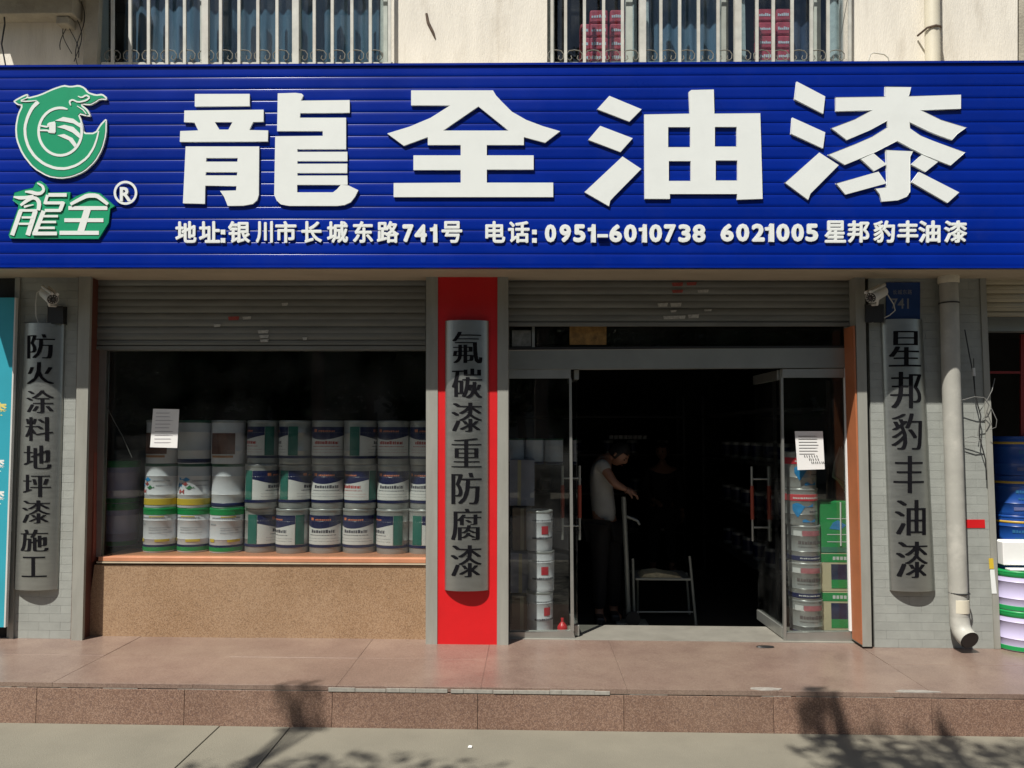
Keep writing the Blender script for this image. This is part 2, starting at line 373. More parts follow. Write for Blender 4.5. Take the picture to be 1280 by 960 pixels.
while x < fx[-1]:
    L = rr.uniform(.03, .26); c = 1 if (-1.35 < x < 0.5) else 0
    mb.box(x, x + L, YE - (.003 if c else -.005) - rr.random() * .003, YE + .03, PZ - .036, PZ - (.030 if not c else .012) + rr.uniform(-.003, .004))
    x += L + (rr.uniform(.0, .004) if rr.random() < .7 else rr.uniform(.01, .05))
stuff(mb.build('mortar_seam', M_MORT, plat, bevel=.002))
# broken mortar lumps on the edge
for (px, py, s) in ((640 + 315, 862, .13), (640 + 505, 865, .17)):
    c = pz(px, py - .5, PZ); n = 11
    rim = [(c.x + s * math.cos(6.283 * k / n) * rr.uniform(.6, 1.15), max(YE + .003, c.y + .035 * math.sin(6.283 * k / n) * rr.uniform(.5, 1.1))) for k in range(n)]
    vs = [(x_, y_, PZ + .0035) for x_, y_ in rim] + [(x_, y_, PZ - .002) for x_, y_ in rim]
    MB().add(vs, [tuple(range(n))] + [(k, k + n, (k + 1) % n + n, (k + 1) % n) for k in range(n)]).build('mortar_patch', mat('old_mortar', (.27, .25, .22), .9, var=.2, scale=30), plat)
# tiny litter
for (px, py, s, m) in ((1175 / 2, 780 + 309 / 2, .012, M_PAPER),):
    c = pz(px, py, 0); 
    o = MB().prism([(-s, 0), (-s * .3, s * .5), (s, s * .35), (s * .8, 0)], -s, s).build('paper_scrap', m, bevel=.001)
    o.location = (c.x, c.y, 0.003); tag(o, 'tiny white paper scrap lying on the pavement below the step', 'litter')

# ------------------------------------------------------------------ the building
bld = thing('shop_building', 'pale rendered street building with grey tiled piers holding the paint shop', 'building', (0, 0.3, PZ))
YW = 0.12      # upper wall plane
def upper_wall():
    # wall with two window openings
    out = [(-60, -30), (1272, -30), (1274, 200), (-60, 200)]
    w1 = rect(112, -28, 489, 120); w2 = rect(684, -28, 1066, 120)
    o = xz([(-60, -120), (1273, -120), (1272, 200), (-60, 200)], YW)
    pp('upper_wall', [(-80, -130), (1272, -130), (1272, 200), (-80, 200)], YW, 0.30, M_BWALL, bld,
       [rect(112, -110, 489, 130), rect(684, -110, 1066, 130)])
    pp('neighbour_wall', [(1273.5, -130), (1420, -130), (1420, 200), (1273.5, 200)], YW + .08, 0.30, M_CONC, bld)
upper_wall()
# room behind upper windows
def bx(name, m, x0, x1, y0, y1, z0, z1, parent=None, bevel=0): return MB().box(x0, x1, y0, y1, z0, z1).build(name, m, parent, bevel=bevel)
zt = Z(-140, YW)
ztop = Z(200, YW)
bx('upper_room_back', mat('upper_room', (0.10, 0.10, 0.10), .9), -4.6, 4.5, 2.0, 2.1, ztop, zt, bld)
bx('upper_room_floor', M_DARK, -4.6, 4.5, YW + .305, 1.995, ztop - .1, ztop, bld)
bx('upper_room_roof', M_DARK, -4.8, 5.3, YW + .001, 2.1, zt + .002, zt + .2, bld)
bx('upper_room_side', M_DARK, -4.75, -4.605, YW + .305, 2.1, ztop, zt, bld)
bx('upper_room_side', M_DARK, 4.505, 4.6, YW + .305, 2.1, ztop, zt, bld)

# ---------- upper windows
def upper_window(x0, x1, lab, posts, lace, tall):
    t = thing('window', lab, 'window', P((x0 + x1) / 2, 120, YW + .1), group='upper floor windows')
    Yg = YW + .16
    fr = MB()
    fr.prism(xz(rect(x0 + 1, -108, x0 + 9, 128), Yg), Yg - .03, Yg + .03)
    fr.prism(xz(rect(x1 - 9, -108, x1 - 1, 128), Yg), Yg - .03, Yg + .03)
    for p in posts: fr.prism(xz(rect(p - 4, -108, p + 4, 128), Yg), Yg - .03, Yg + .03)
    fr.build('frame', M_FRAMEW, t, bevel=.003)
    ps = [x0 + 9] + list(posts) + [x1 - 9]
    for a, b in zip(ps[:-1], ps[1:]):
        pp('pane', rect(a + 4, -106, b - 4, 126), Yg + .005, .006, M_GLASSU, t)
    return t
upper_window(112, 489, 'barred upper window on the left with blue curtains behind it', (256, 372), (), 0)
upper_window(684, 1066, 'barred upper window on the right with pink packages on its sill', (786, 905, 1020), (), 0)
def curtain(x0, x1, m, label, Yc=YW + .36, amp=.011, wl=.11):
    a, b = X(x0, Yc, 40), X(x1, Yc, 40); n = int((b - a) / .012); z0, z1 = Z(135, Yc), Z(-110, Yc)
    vs = []; ph = random.random() * 6
    for i in range(n + 1):
        x = a + (b - a) * i / n; y = Yc + amp * math.sin(x / wl * 6.283 + ph + 1.3 * math.sin(x * 5)) ; vs += [(x, y, z0), (x, y, z1), (x, y + .003, z0), (x, y + .003, z1)]
    fs = []
    for i in range(n): k = 4 * i; fs += [(k, k + 4, k + 5, k + 1), (k + 2, k + 3, k + 7, k + 6), (k + 1, k + 5, k + 7, k + 3), (k, k + 2, k + 6, k + 4)]
    o = MB().add(vs, fs).build('curtain', m, smooth=True); tag(o, label, 'curtain', 'curtains in the upper windows'); return o
curtain(155, 250, M_CURT, 'blue grey curtain in the left part of the left upper window')
curtain(262, 474, mat('curtain_teal', (0.07, 0.14, 0.18), .8, var=.2, scale=3, stretch=(7, 1, .6)), 'long dark teal curtain filling the right part of the left upper window', YW + .37)
curtain(475, 489, M_LACE, 'narrow white lace curtain at the right end of the left upper window', YW + .1 + .22, .006)
curtain(808, 905, M_CURT, 'blue curtain in the middle of the right upper window', YW + .42)
curtain(992, 1034, mat('curtain_navy', (0.03, 0.05, 0.09), .8, var=.3, stretch=(6, 1, .6)), 'dark navy curtain beside the pink packages at the right upper window', YW + .41)
curtain(922, 932, M_LACE, 'thin white lace strip between blue curtain and pink packages', YW + .33, .005)
curtain(1036, 1062, M_LACE, 'wide white lace curtain at the right end of the right upper window', YW + .33, .008)
curtain(786, 796, M_LACE, 'thin white lace strip on the left post of the right upper window', YW + .335, .005)
curtain(803, 811, M_LACE, 'thin white lace strip just left of the blue curtain', YW + .33, .005)
# pink packages on the inner sill
zs = Z(84, YW + .40)
bx('window_shelf', M_FRAMEW, X(690, YW + .45, 80), X(1060, YW + .45, 80), YW + .31, YW + .6, zs - .03, zs, bld)
def package(px, wpx, n0, Yp, lab):
    a, b = X(px - wpx / 2, Yp, 60), X(px + wpx / 2, Yp, 60); h = .125
    for k in range(n0):
        t = thing('package', lab[k], 'package', ((a + b) / 2, Yp, zs + k * h), group='pink packages stacked on the upper sill')
        z0 = zs + k * h + 0
        MB().box(a + .004, b - .004, Yp - .07, Yp + .07, z0 + .001, z0 + h - .004).build('wrapper', M_PINK, t, bevel=.018)
        m_ = MB()
        for q in range(6):
            xx = a + .02 + (b - a - .05) * q / 5.5; m_.box(xx, xx + (b - a) * .09, Yp - .0725, Yp - .0701, z0 + .045, z0 + .062 + random.random() * .012)
        m_.build('print', M_PAPER, t)
names = ['lowest', 'second', 'third', 'top']
for j, (px, wp) in enumerate(((731, 14), (748, 24), (771, 20))):
    col = ['left', 'middle', 'right'][j]
    package(px, wp, 4 if j else 3, YW + .42, [f'pink wrapped package, {names[k]} in the {col} stack behind the left bars' for k in range(4)])
for j, (px, wp) in enumerate(((954, 20), (977, 20))):
    col = ['left', 'right'][j]
    package(px, wp, 4, YW + .42, [f'crimson printed package, {names[k]} in the {col} stack near the right bars' for k in range(4)])
for px in (728, 744, 770):    # dark tied tops
    c = P(px, 14, YW + .42); o = MB().lathe([(0.001, .05), (.02, .045), (.028, .02), (.022, 0), (.03, -.03), (.001, -.035)], 12, c=(0, 0, 0)).build('knot', M_BLACK, None, smooth=True)
    bpy.data.objects.remove(o)
# grilles
def grille(x0, x1, bars, thick, lab, parent=None):
    Yb = YW - .07
    t = thing('window_grille', lab, 'window grille', P((x0 + x1) / 2, 90, Yb), group='iron grilles over the upper windows')
    for b in bars:
        r = .0145 if b not in thick else .019
        if b in thick: MB().prism(xz(rect(b - 4, -108, b + 4, 132), Yb), Yb - .02, Yb + .02).build('post', M_BARS, t, bevel=.003)
        else: MB().prism(xz(rect(b - 1.8, -108, b + 1.8, 132), Yb), Yb - .009, Yb + .009).build('bar', M_BARS, t, bevel=.003)
    for yy in (-60, 79): MB().prism(xz([(x0 - 2, yy - 1), (x1 + 2, yy - 1), (x1 + 2, yy + 2), (x0 - 2, yy + 2)], Yb + .014), Yb + .010, Yb + .02).build('rail', M_BARS, t)
    # scroll row between the bars
    step = 23.4; k = 0; xx = x0
    while xx + step <= x1 + 6:
        m_ = MB(); cx = xx + step / 2; path = []
        for i in range(13):    # left curl
            a = i / 12; an = math.pi * (1.9 - a * 1.9); path.append((cx - step * .30 + 3.3 * math.cos(an) * (.4 + .6 * a), 68 + 3.6 * math.sin(an) * -(.4 + .6 * a) * 1.0))
        path = [(cx - step * .42 + 0, 74), (cx - step * .30, 75), (cx - step * .24, 70), (cx - step * .32, 67), (cx - step * .42, 70)][::-1]
        L = [(cx - 4.5, 69.5), (cx - 3.2, 73), (cx - 6.0, 75.5), (cx - 9.3, 73), (cx - 9.8, 67.5), (cx - 6.5, 63.5), (cx, 62.5), (cx + 6.5, 63.5), (cx + 9.8, 67.5), (cx + 9.3, 73), (cx + 6.0, 75.5), (cx + 3.2, 73), (cx + 4.5, 69.5)]
        m_.tube([P(a, b, Yb + .0) for a, b in L], 0.0042, 6).build('scroll', M_SCROLL, t, smooth=True)
        xx += step
    return t
g1 = grille(129, 489, [141, 163, 186, 209, 231, 257, 276, 299, 322.6, 346.5, 370, 393, 415.5, 440, 463, 487], (257, 370), 'white iron grille with a scroll row over the left upper window')
g2 = grille(683, 1064, [690, 707, 730.5, 754.5, 778, 803, 826, 849.5, 873, 897.5, 922, 946, 966.5, 990, 1014, 1035, 1062], (803, 922), 'white iron grille with a scroll row over the right upper window')

# ---------- ledge top left with an added shading slab above + left shaded wall return
t = thing('concrete_ledge', 'rough concrete ledge jutting from the wall above the left end of the sign', 'ledge', P(40, 10, YW))
bx('beam', M_CONC, X(-60, -.1, 10), X(84, -.1, 10), YW - .15, YW - .002, Z(17, YW - .15, 40), Z(-6, YW - .15, 40), t, bevel=.01)
bx('bracket', M_CONC, X(72, YW - .1, 10), X(88, YW - .1, 10), YW - .12, YW - .003, Z(30, YW - .12, 40), Z(17.5, YW - .15, 40) , t, bevel=.012)
bx('slab', M_CONC, X(-70, -.4, 10), X(100, -.35, 10), YW - .66, YW - .002, Z(-62, -.5, 40), Z(-62, -.5, 40) + .12, t, bevel=.008)  # unseen slab above the view, added to shade the wall below
bx('side_fin', M_CONC, X(110, YW - .02, 10), X(127, YW - .02, 10), YW - .06, YW - .003, Z(130, YW), Z(-110, YW), t, bevel=.004)
# hanging wires by the ledge
m_ = MB()
for k in range(5):
    x0 = 78 + k * 5; pts = []
    for i in range(14):
        u = i / 13; pts.append(P(x0 + 7 * math.sin(u * 5 + k * 1.7) + 4 * u, 2 + u * (60 + 5 * k), YW - .04))
    m_.tube(pts, .0035, 5)
o = m_.build('wire_bundle', M_BLACK, smooth=True); tag(o, 'thin black wires dangling on the shaded wall left of the left grille', 'wires')
m_ = MB().tube([P(4, 0, YW - .1), P(6, 30, YW - .1), P(2, 55, YW - .1), P(7, 82, YW - .1)], .006, 6)
o = m_.build('cable', M_BLACK, smooth=True); tag(o, 'black cable running down at the far left edge above the sign', 'cable')
# rusty stain stick and hook on wall
m_ = MB().tube([P(533, 17, YW - .004), P(535, 28, YW - .006), P(541, 40, YW - .006), P(544, 48, YW - .003)], [.010, .013, .012, .006], 8)
o = m_.build('rusty_strap', mat('rust', (0.10, 0.07, 0.05), .9, var=.3, scale=30), smooth=True); tag(o, 'short dark rusty strap on the cream wall between the upper windows', 'strap')
m_ = MB().tube([P(1085, 78, YW - .05), P(1088, 68, YW - .06), P(1092, 66, YW - .06), P(1105, 68, YW - .06), P(1110, 72, YW - .06), P(1113, 82, YW - .05)], .005, 6)
o = m_.build('wire_hook', M_BARS, smooth=True); tag(o, 'bent wire hook sticking up behind the sign between right window and pipe', 'wire')
# upper drain pipe
t = thing('drain_pipe', 'upper cream drain pipe with a rusty clamp on the wall above the sign', 'pipe', P(1168, 70, YW - .09), group='drain pipes')
a, b = P(1164, -100, YW - .08), P(1166.5, 130, YW - .08)
MB().tube([a, b], .058, 20).build('pipe', M_PVC, t, smooth=True)
c = P(1164.5, 37, YW - .08)
MB().tube([c + Vector((-.085, .06, -.02)), c + Vector((-.055, -.04, -.005)), c + Vector((0, -.068, 0)), c + Vector((.05, -.045, .004)), c + Vector((.085, .04, 0))], .009, 6).build('clamp', mat('rust', (0, 0, 0)), t, smooth=True)

# ---------- signboard
YS = -0.47
sign = thing('signboard', 'long blue slatted shop sign with big white characters and a green dragon logo', 'signboard', P(640, 334, YS))
NP = 17
prof = [(0.0, .0042), (0.010, .0022), (0.028, .0009), (0.06, 0.0), (0.30, -.0005), (0.70, -.0006), (0.94, -.0006), (0.965, .0004), (0.98, .0018), (0.99, .0042), (1.0, .0042)]
for i in range(NP):
    l0, l1 = 83.3 + i * 14.63, 83.3 + (i + 1) * 14.63; r0, r1 = 77.3 + i * 15.06, 77.3 + (i + 1) * 15.06
    vs = []; nx = 2
    for side in (0, 1):
        for u, dy in prof:
            px = (-70, 1345)[side]; ex = (px - 0) / 1280.0
            yl, yr = l0 + (l1 - l0) * u, r0 + (r1 - r0) * u
            p = P(px, yl + (yr - yl) * ex, YS); vs.append((p.x, YS + dy, p.z))
    n = len(prof); fs = [(k, k + 1, n + k + 1, n + k) for k in range(n - 1)]
    b_ = len(vs); vs += [(v[0], YS + .03, v[2]) for v in (vs[0], vs[n - 1], vs[n], vs[2 * n - 1])]
    fs += [(0, n, b_ + 2, b_), (n - 1, b_ + 1, b_ + 3, 2 * n - 1), (b_, b_ + 2, b_ + 3, b_ + 1)]
    o = MB().add(vs, fs).build('slat', M_BLUE, sign, smooth=True, sharp=60)
# frame + box behind
def spx(px, u): # px on the sign's rotated rectangle ; u 0 top 1 bottom
    return (px, (83.3 + (77.3 - 83.3) * px / 1280) * (1 - u) + (332 + (333.3 - 332) * px / 1280) * u)
pp('top_trim', [(-70, 81.6), (1345, 75.2), (1345, 77.9), (-70, 84.1)], YS - .012, .045, M_BLUE, sign, bevel=.003)
pp('bottom_trim', [(-70, 331.2), (1345, 332.6), (1345, 335.0), (-70, 334.0)], YS - .014, .05, M_BLUE, sign, bevel=.003)
pp('back_box', [(-70, 85), (1345, 79), (1345, 332), (-70, 331)], YS + .032, 0.585, M_SOFF, sign)
def letter(polys, ox, oy, s, name='character', m=M_WHITE, Yf=YS - .017, dep=.014, bev=.0025):
    mb = MB()
    for poly, holes in polys:
        f = lambda L: xz([(ox + a / s, oy + b / s) for a, b in L], Yf)
        mb.prism(f(poly), Yf, Yf + dep, [f(h) for h in holes])
    return mb.build(name, m, sign, bevel=bev)
letter([([(167,105),(430,105),(430,163),(167,165)],()),
 ([(117,185),(497,181),(497,238),(447,240),(428,278),(519,280),(517,333),(95,335),(97,283),(183,280),(165,242),(115,240)],([(263,240),(348,240),(328,276),(284,276)],)),
 ([(123,357),(476,357),(474,590),(466,615),(445,633),(400,641),(325,642),(318,625),(308,600),(288,570),(365,568),(367,547),(217,545),(215,632),(110,630)],([(222,412),(373,412),(371,430),(220,430)],[(220,480),(371,480),(369,496),(218,496)])),
 ([(565,102),(650,100),(680,104),(688,112),(682,125),(676,137),(910,135),(910,195),(673,197),(671,219),(893,219),(893,370),(659,370),(659,383),(899,383),(899,427),(659,427),(659,440),(899,440),(898,484),(659,484),(659,497),(899,497),(900,541),(658,541),(658,577),(830,577),(850,562),(868,541),(905,545),(952,567),(935,600),(915,625),(885,638),(850,642),(620,642),(580,635),(560,617),(548,590),(553,308),(781,306),(781,283),(562,283)],())], 200, 90, 3.84)
letter([([(207,88),(600,88),(615,113),(640,140),(690,190),(760,230),(840,260),(922,284),(850,339),(748,312),(748,350),(570,350),(570,400),(795,400),(795,468),(570,468),(570,531),(889,531),(889,600),(123,600),(123,533),(445,531),(445,470),(218,470),(218,400),(445,400),(445,350),(287,350),(287,312),(172,354),(92,295),(200,262),(300,220),(395,160),(207,160)],([(530,165),(675,281),(360,281)],))], 460, 90, 3.84, bev=0)
letter([([(237,115),(391,179),(333,237),(178,178)],()),([(193,259),(348,318),(290,383),(135,325)],()),([(300,406),(389,465),(258,598),(240,618),(235,643),(117,576)],()),
 ([(404,203),(622,199),(618,95),(630,87),(738,83),(741,199),(961,197),(972,608),(850,612),(850,585),(527,585),(527,608),(406,608)],([(519,264),(625,264),(625,360),(519,360)],[(743,263),(848,263),(848,357),(743,357)],[(522,427),(627,427),(627,522),(522,522)],[(747,424),(851,424),(851,520),(747,520)]))], 700, 90, 3.84)
letter([([(133,82),(263,150),(254,228),(123,163)],()),([(112,248),(263,316),(253,388),(106,322)],()),([(237,410),(325,467),(195,598),(185,625),(78,548)],()),
 ([(542,104),(660,108),(650,148),(890,143),(890,206),(707,213),(800,258),(916,293),(872,325),(850,350),(795,332),(740,310),(653,268),(655,298),(705,330),(760,355),(911,408),(843,467),(720,420),(597,355),(500,405),(355,464),(278,418),(400,370),(480,335),(552,290),(550,262),(470,305),(364,349),(292,296),(400,255),(478,213),(314,217),(312,153),(540,150)],()),
 ([(545,396),(668,404),(656,430),(656,590),(640,612),(600,628),(525,634),(515,600),(495,575),(520,574),(545,568),(551,550)],()),
 ([(427,438),(487,413),(546,463),(490,493)],()),([(661,465),(710,420),(783,452),(727,497)],()),([(314,551),(510,498),(546,550),(358,601)],()),([(663,546),(697,499),(881,593),(829,640)],())], 960, 80, 3.694)
small = [('地',219,245.5),('址',248.6,275),('银',285,312.6),('川',319.7,341),('市',344,370.5),('长',376.5,402.5),('城',408.6,435),('东',441,466.5),('路',471,498.6),
 ('7',503,517),('4',518,533.5),('1',537.5,546.5),('号',551.8,577.8),('电',606.6,631.6),('话',635,662),('0',681,695.3),('9',699.3,713.8),('5',716.5,732),('1',735,744.5),
 ('6',761.5,777.6),('0',780,796),('1',798.8,808.5),('0',811.7,827.6),('7',830,845),('3',848,863.5),('8',865.7,882),('6',900.8,917.3),('0',920.4,936.6),('2',939.8,956),('1',956.8,967.5),
 ('0',970.7,987),('0',989.5,1005),('5',1007,1023),('星',1031,1057.6),('邦',1059.7,1087),('豹',1091.8,1118.8),('丰',1122,1148),('油',1148.5,1175.7),('漆',1180.6,1209)]
for ch, a, b in small:
    dig = ch in '0123456789'; y0, y1 = (276.3, 303.6)
    if dig: y0, y1 = (280.3, 302.8)
    if 880 < a: y0 -= .8; y1 -= .8
    if a > 1025: y1 += .6
    mb = MB(); e = 1.35 if dig else .8
    if ch == '1':
        q_ = [(.42, 0), (1, 0), (1, 1), (.56, 1), (.48, .9), (.3, .83), (0, .79), (0, .62), (.42, .62)]
        mb.prism(xz([(a + (b - a) * u, y1 + (y0 - y1) * v) for u, v in q_], YS - .014), YS - .014, YS - .002).build('character', M_WHITE, sign, bevel=.002)
        continue
    for q in range(9):
        dx, dy = (0, 0) if q == 8 else (e * math.cos(q * math.pi / 4), e * math.sin(q * math.pi / 4))
        glyph_mb(mb, ch, (a + e + dx, y0 + e + dy, b - e + dx, y1 - e + dy), YS - .013 + q * .00025, 0, .02, .5)
    mb.build('character', M_WHITE, sign)
mb = MB(); glyph_mb(mb, '–', (746.8, 292.6, 760, 296.6), YS - .032, .0, .02, .5); mb.build('character', M_WHITE, sign)
for cx in (278.6, 668):
    for cy in (290, 300.5): pp('dot', rect(cx - 2.6, cy - 2.6, cx + 2.6, cy + 2.6), YS - .014, .012, M_WHITE, sign, bevel=.002)
# logo
LF = lambda L: [(a / 4.363, 90 + b / 4.363) for a, b in L]
outer = [(70,160),(90,145),(135,122),(153,120),(150,138),(215,122),(290,88),(345,70),(385,76),(430,70),(462,82),(480,108),(520,122),(560,118),(582,136),(584,152),(545,150),(522,166),(495,180),(470,180),(444,176),(480,205),(497,243),(465,240),(432,230),(445,262),(455,300),(457,330),(518,330),(545,285),(572,257),(583,260),(581,340),(560,420),(520,490),(460,545),(390,574),(330,582),(260,572),(180,525),(120,450),(87,370),(82,300),(95,230),(118,182),(95,180)]
outer = chaikin(outer, True, 1)
logo = pp('logo', LF(outer), YS - .018, .014, M_WHITE, sign, bevel=.002)
def lpoly(name, L, m, Yf, dep=.006, conv=LF, par=None): return MB().prism(xz(conv(L), Yf), Yf, Yf + dep).build(name, m, par or logo)
lpoly('dragon_body', inset(outer, 9), M_GREEN, YS - .0205)
cnt = [0]
def rib(L, wd, m, base, conv=LF, closed=False, par=None, name='white_line'):
    cnt[0] += 1; Yf = base - .00025 * (cnt[0] % 30)
    if not closed and len(L) > 3:
        W = list(wd) if isinstance(wd, (list, tuple)) else [wd] * len(L)
        A_ = chaikin([(a[0], w_) for a, w_ in zip(L, W)], False, 1); B_ = chaikin([(a[1], 0) for a in L], False, 1)
        L = [(a[0], b[0]) for a, b in zip(A_, B_)]; wd = [a[1] for a in A_]
    Lf, Rt = ribbon_pts(L, wd, closed)
    if closed:
        return MB().prism(xz(conv(Lf), Yf), Yf, Yf + .004, [xz(conv(Rt), Yf)]).build(name, m, par or logo)
    return MB().prism(xz(conv(Lf + Rt[::-1]), Yf), Yf, Yf + .004).build(name, m, par or logo)
WL = YS - .023
rib([(208,162),(175,195),(150,245),(135,300),(138,355),(155,410),(190,462),(240,502),(300,525),(360,527),(420,508),(475,468),(510,415),(528,365),(538,322)], [22,18,16,15,15,15,15,15,15,14,13,12,11,9,7], M_WHITE, WL)
circ = [(328 + 118 * math.cos(R(a)), 325 - 130 * math.sin(R(a))) for a in range(70, 391, 12)]
rib(circ, [6] + [14] * (len(circ) - 2) + [12], M_WHITE, WL)
for L in ([(300,265),(345,245),(400,255),(440,285),(448,310),(400,280),(350,270)], [(310,300),(350,288),(400,300),(435,335),(438,365),(395,330),(350,310)], [(312,345),(350,338),(395,360),(418,395),(408,412),(375,372)]): lpoly('white_line', L, M_WHITE, WL - .001, .004)
rib([(215,292),(262,300),(262,282),(300,274)], [8,10,10,10], M_WHITE, WL - .0012); rib([(215,318),(262,318),(268,328),(300,330)], [8,10,10,8], M_WHITE, WL - .0012); rib([(280,276),(282,330)], 26, M_WHITE, WL - .0014); rib([(298, 276), (298, 328)], 10, M_WHITE, WL - .0013)
rib([(385,182),(378,160),(395,150),(425,165),(470,155),(490,138),(470,125),(445,140),(425,132)], [6,10,9,8,9,9,9,8,5], M_WHITE, WL)
rib([(150,140),(105,158),(150,160),(200,155)], [4,6,7,4], M_WHITE, WL)
rib([(420, 185), (452, 205), (470, 228)], [4, 6, 4], M_WHITE, WL)
# small lettering under the logo
SF = lambda L: [(10 + a / 7.53, 225 + b / 7.53) for a, b in L]
lb = MB().prism(xz(SF([(60,118),(150,90),(235,72),(262,20),(300,8),(350,40),(376,80),(372,118),(585,115),(578,192),(640,150),(760,112),(862,120),(1005,245),(960,268),(952,330),(945,400),(905,470),(850,552),(20,548),(5,515),(92,270),(98,232),(42,190)]), YS - .016), YS - .016, YS - .002).build('logo_lettering', M_GREEN, sign, bevel=.002)
S = lambda L, wd: rib(L, wd, M_WHITE, YS - .0195, SF, par=lb, name='stroke')
S([(118,290),(38,520)],40); S([(258,290),(185,520)],44); S([(105,286),(275,286)],24); S([(128,352),(240,352)],20); S([(100,412),(220,412)],20)
S([(52,158),(110,168),(170,165),(240,150)],[14,34,30,24]); S([(160,110),(215,112),(265,128),(310,125),(338,95),(325,55),(275,28)],[14,32,34,30,26,24,12])
S([(118,238),(170,198),(230,165),(270,175),(295,215),(285,285)],[22,32,32,34,40,34]); S([(240,232),(190,242),(150,252)],[8,16,22])
S([(380,140),(552,140)],34); S([(372,140),(345,225)],28); S([(345,215),(525,215)],28); S([(520,205),(490,285)],36); S([(345,286),(498,286)],28)
S([(335,290),(245,515)],40); S([(325,340),(470,340)],22); S([(305,395),(452,395)],22); S([(285,450),(440,450)],22); S([(230,503),(460,503)],34)
S([(588,228),(680,178),(745,146),(835,146),(880,180),(940,228)],[28,34,40,40,36,28]); S([(568,264),(935,264)],36); S([(530,378),(898,378)],36); S([(485,497),(855,497)],38); S([(748,275),(682,490)],62)
ring = [(1105 + 100 * math.cos(R(a)), 120 + 102 * math.sin(R(a))) for a in range(0, 360, 12)]
rg = rib(ring, 22, M_WHITE, YS - .014, SF, True, par=sign, name='registered_mark')
mb = MB(); glyph_mb(mb, 'R', (10 + 1052 / 7.53, 225 + 66 / 7.53, 10 + 1160 / 7.53, 225 + 200 / 7.53), YS - .016, .03, .02, .4); mb.build('character', M_WHITE, sign)

M_BROWN = mat('reveal_brown', (0.13, 0.045, 0.03), .6, var=.15, dirt=.3)
# ---------- lower facade : piers, strips
YB = 0.0
zt0, zb0 = Z(345, 0), PZ
def pier(name_lab, quadpx, Yt, cols, par=bld, rowh=.0655):
    """tiled pier: backing + individual tiles; quadpx = (xl_top,xr_top,ytop,xl_bot,xr_bot,ybot)"""
    xlt, xrt, yt, xlb, xrb, yb = quadpx
    p = MB().prism(xz([(xlt, yt), (xrt, yt), (xrb, yb), (xlb, yb)], Yt + .006), Yt + .006, Yt + .45).build('pier', M_GROUT, par)
    H = P(xlb, yb, Yt); T = P(xlt, yt, Yt); HR = P(xrb, yb, Yt); TR = P(xrt, yt, Yt)
    z = PZ + .001; row = 0; n = 0
    while z < T.z - .01:
        z1 = min(z + rowh - .0014, T.z)
        u = (z - H.z) / (T.z - H.z); xa = H.x + (T.x - H.x) * u; xb = HR.x + (TR.x - HR.x) * u; W = (xb - xa)
        tw = W / cols; off = (row % 2) * tw / 2
        edges = [xa] + [xa + off + tw * k for k in range(0, cols + 1) if xa + off + tw * k > xa + .02 and xa + off + tw * k < xb - .02] + [xb]
        for a, b in zip(edges[:-1], edges[1:]):
            MB().box(a + .0006, b - .0006, Yt - random.uniform(0, .0012), Yt + .0075, z, z1).build('tile', M_TILE, p); n += 1
        z += rowh; row += 1
    return p
def strip(name, q, Yf, dep, m, par=bld, bevel=.004):
    xlt, xrt, yt, xlb, xrb, yb = q
    return MB().prism(xz([(xlt, yt), (xrt, yt), (xrb, yb), (xlb, yb)], Yf), Yf, Yf + dep).build(name, m, par, bevel=bevel)
TOP = 338
YT = .045
pL = pier('l', (19, 98.5, TOP, 8, 88, 806), YT, 3)
strip('edge_strip', (98.8, 113.5, TOP, 88.5, 102.5, 806), 0.0, .03, M_STRIP)
strip('window_reveal', (98.8, 113.2, TOP, 88.5, 102.2, 806), 0.031, .19, M_BROWN)
strip('edge_strip', (20, 25, TOP, 11, 16, 806), .028, .016, M_STRIP)
strip('guide_rail', (532.5, 547, TOP, 532.5, 546, 807), 0.0, .22, M_STRIP)
strip('guide_rail', (622, 635, TOP, 621.5, 635, 808), 0.0, .22, M_STRIP)
strip('red_panel', (547.3, 621.7, TOP, 546.3, 621.2, 808), 0.006, .20, M_RED, bevel=.001)
strip('edge_strip', (1068.5, 1080.5, TOP, 1078.5, 1089.5, 808), 0.0, .24, M_STRIP)
pR = pier('r', (1085, 1224, TOP, 1093.5, 1243, 809), YT, 5)
strip('corner_trim', (1224.4, 1232, TOP, 1243.4, 1251, 811), YT - .012, .03, M_STRIP)
strip('red_tape', (1206.5, 1231, 649.5, 1207, 1231.5, 660), YT - .004, .003, M_RED, bevel=0)
strip('yellow_mark', (1236, 1241.5, 698, 1237, 1242.5, 711), YT - .0155, .003, mat('yellow_paint', (.6, .42, .03), .6), bevel=0)
strip('white_mark', (1237.5, 1243, 712, 1240, 1246, 742), YT - .0155, .003, M_WHITE, bevel=0)
bx('red_tape_end', M_RED, X(1207, YT, 655) - .001, X(1209, YT, 655), YT - .004, YT - .0035, 1.0, 1.001, bld)
bpy.data.objects.remove(bpy.data.objects['red_tape_end'])
# shutter headers and side walls of the recess
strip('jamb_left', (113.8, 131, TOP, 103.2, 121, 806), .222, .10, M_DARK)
strip('window_jamb', (108, 118.5, 437, 104, 116, 702), .14, .085, mat('jamb_brown', (0.20, 0.05, 0.03), .6, var=.15))

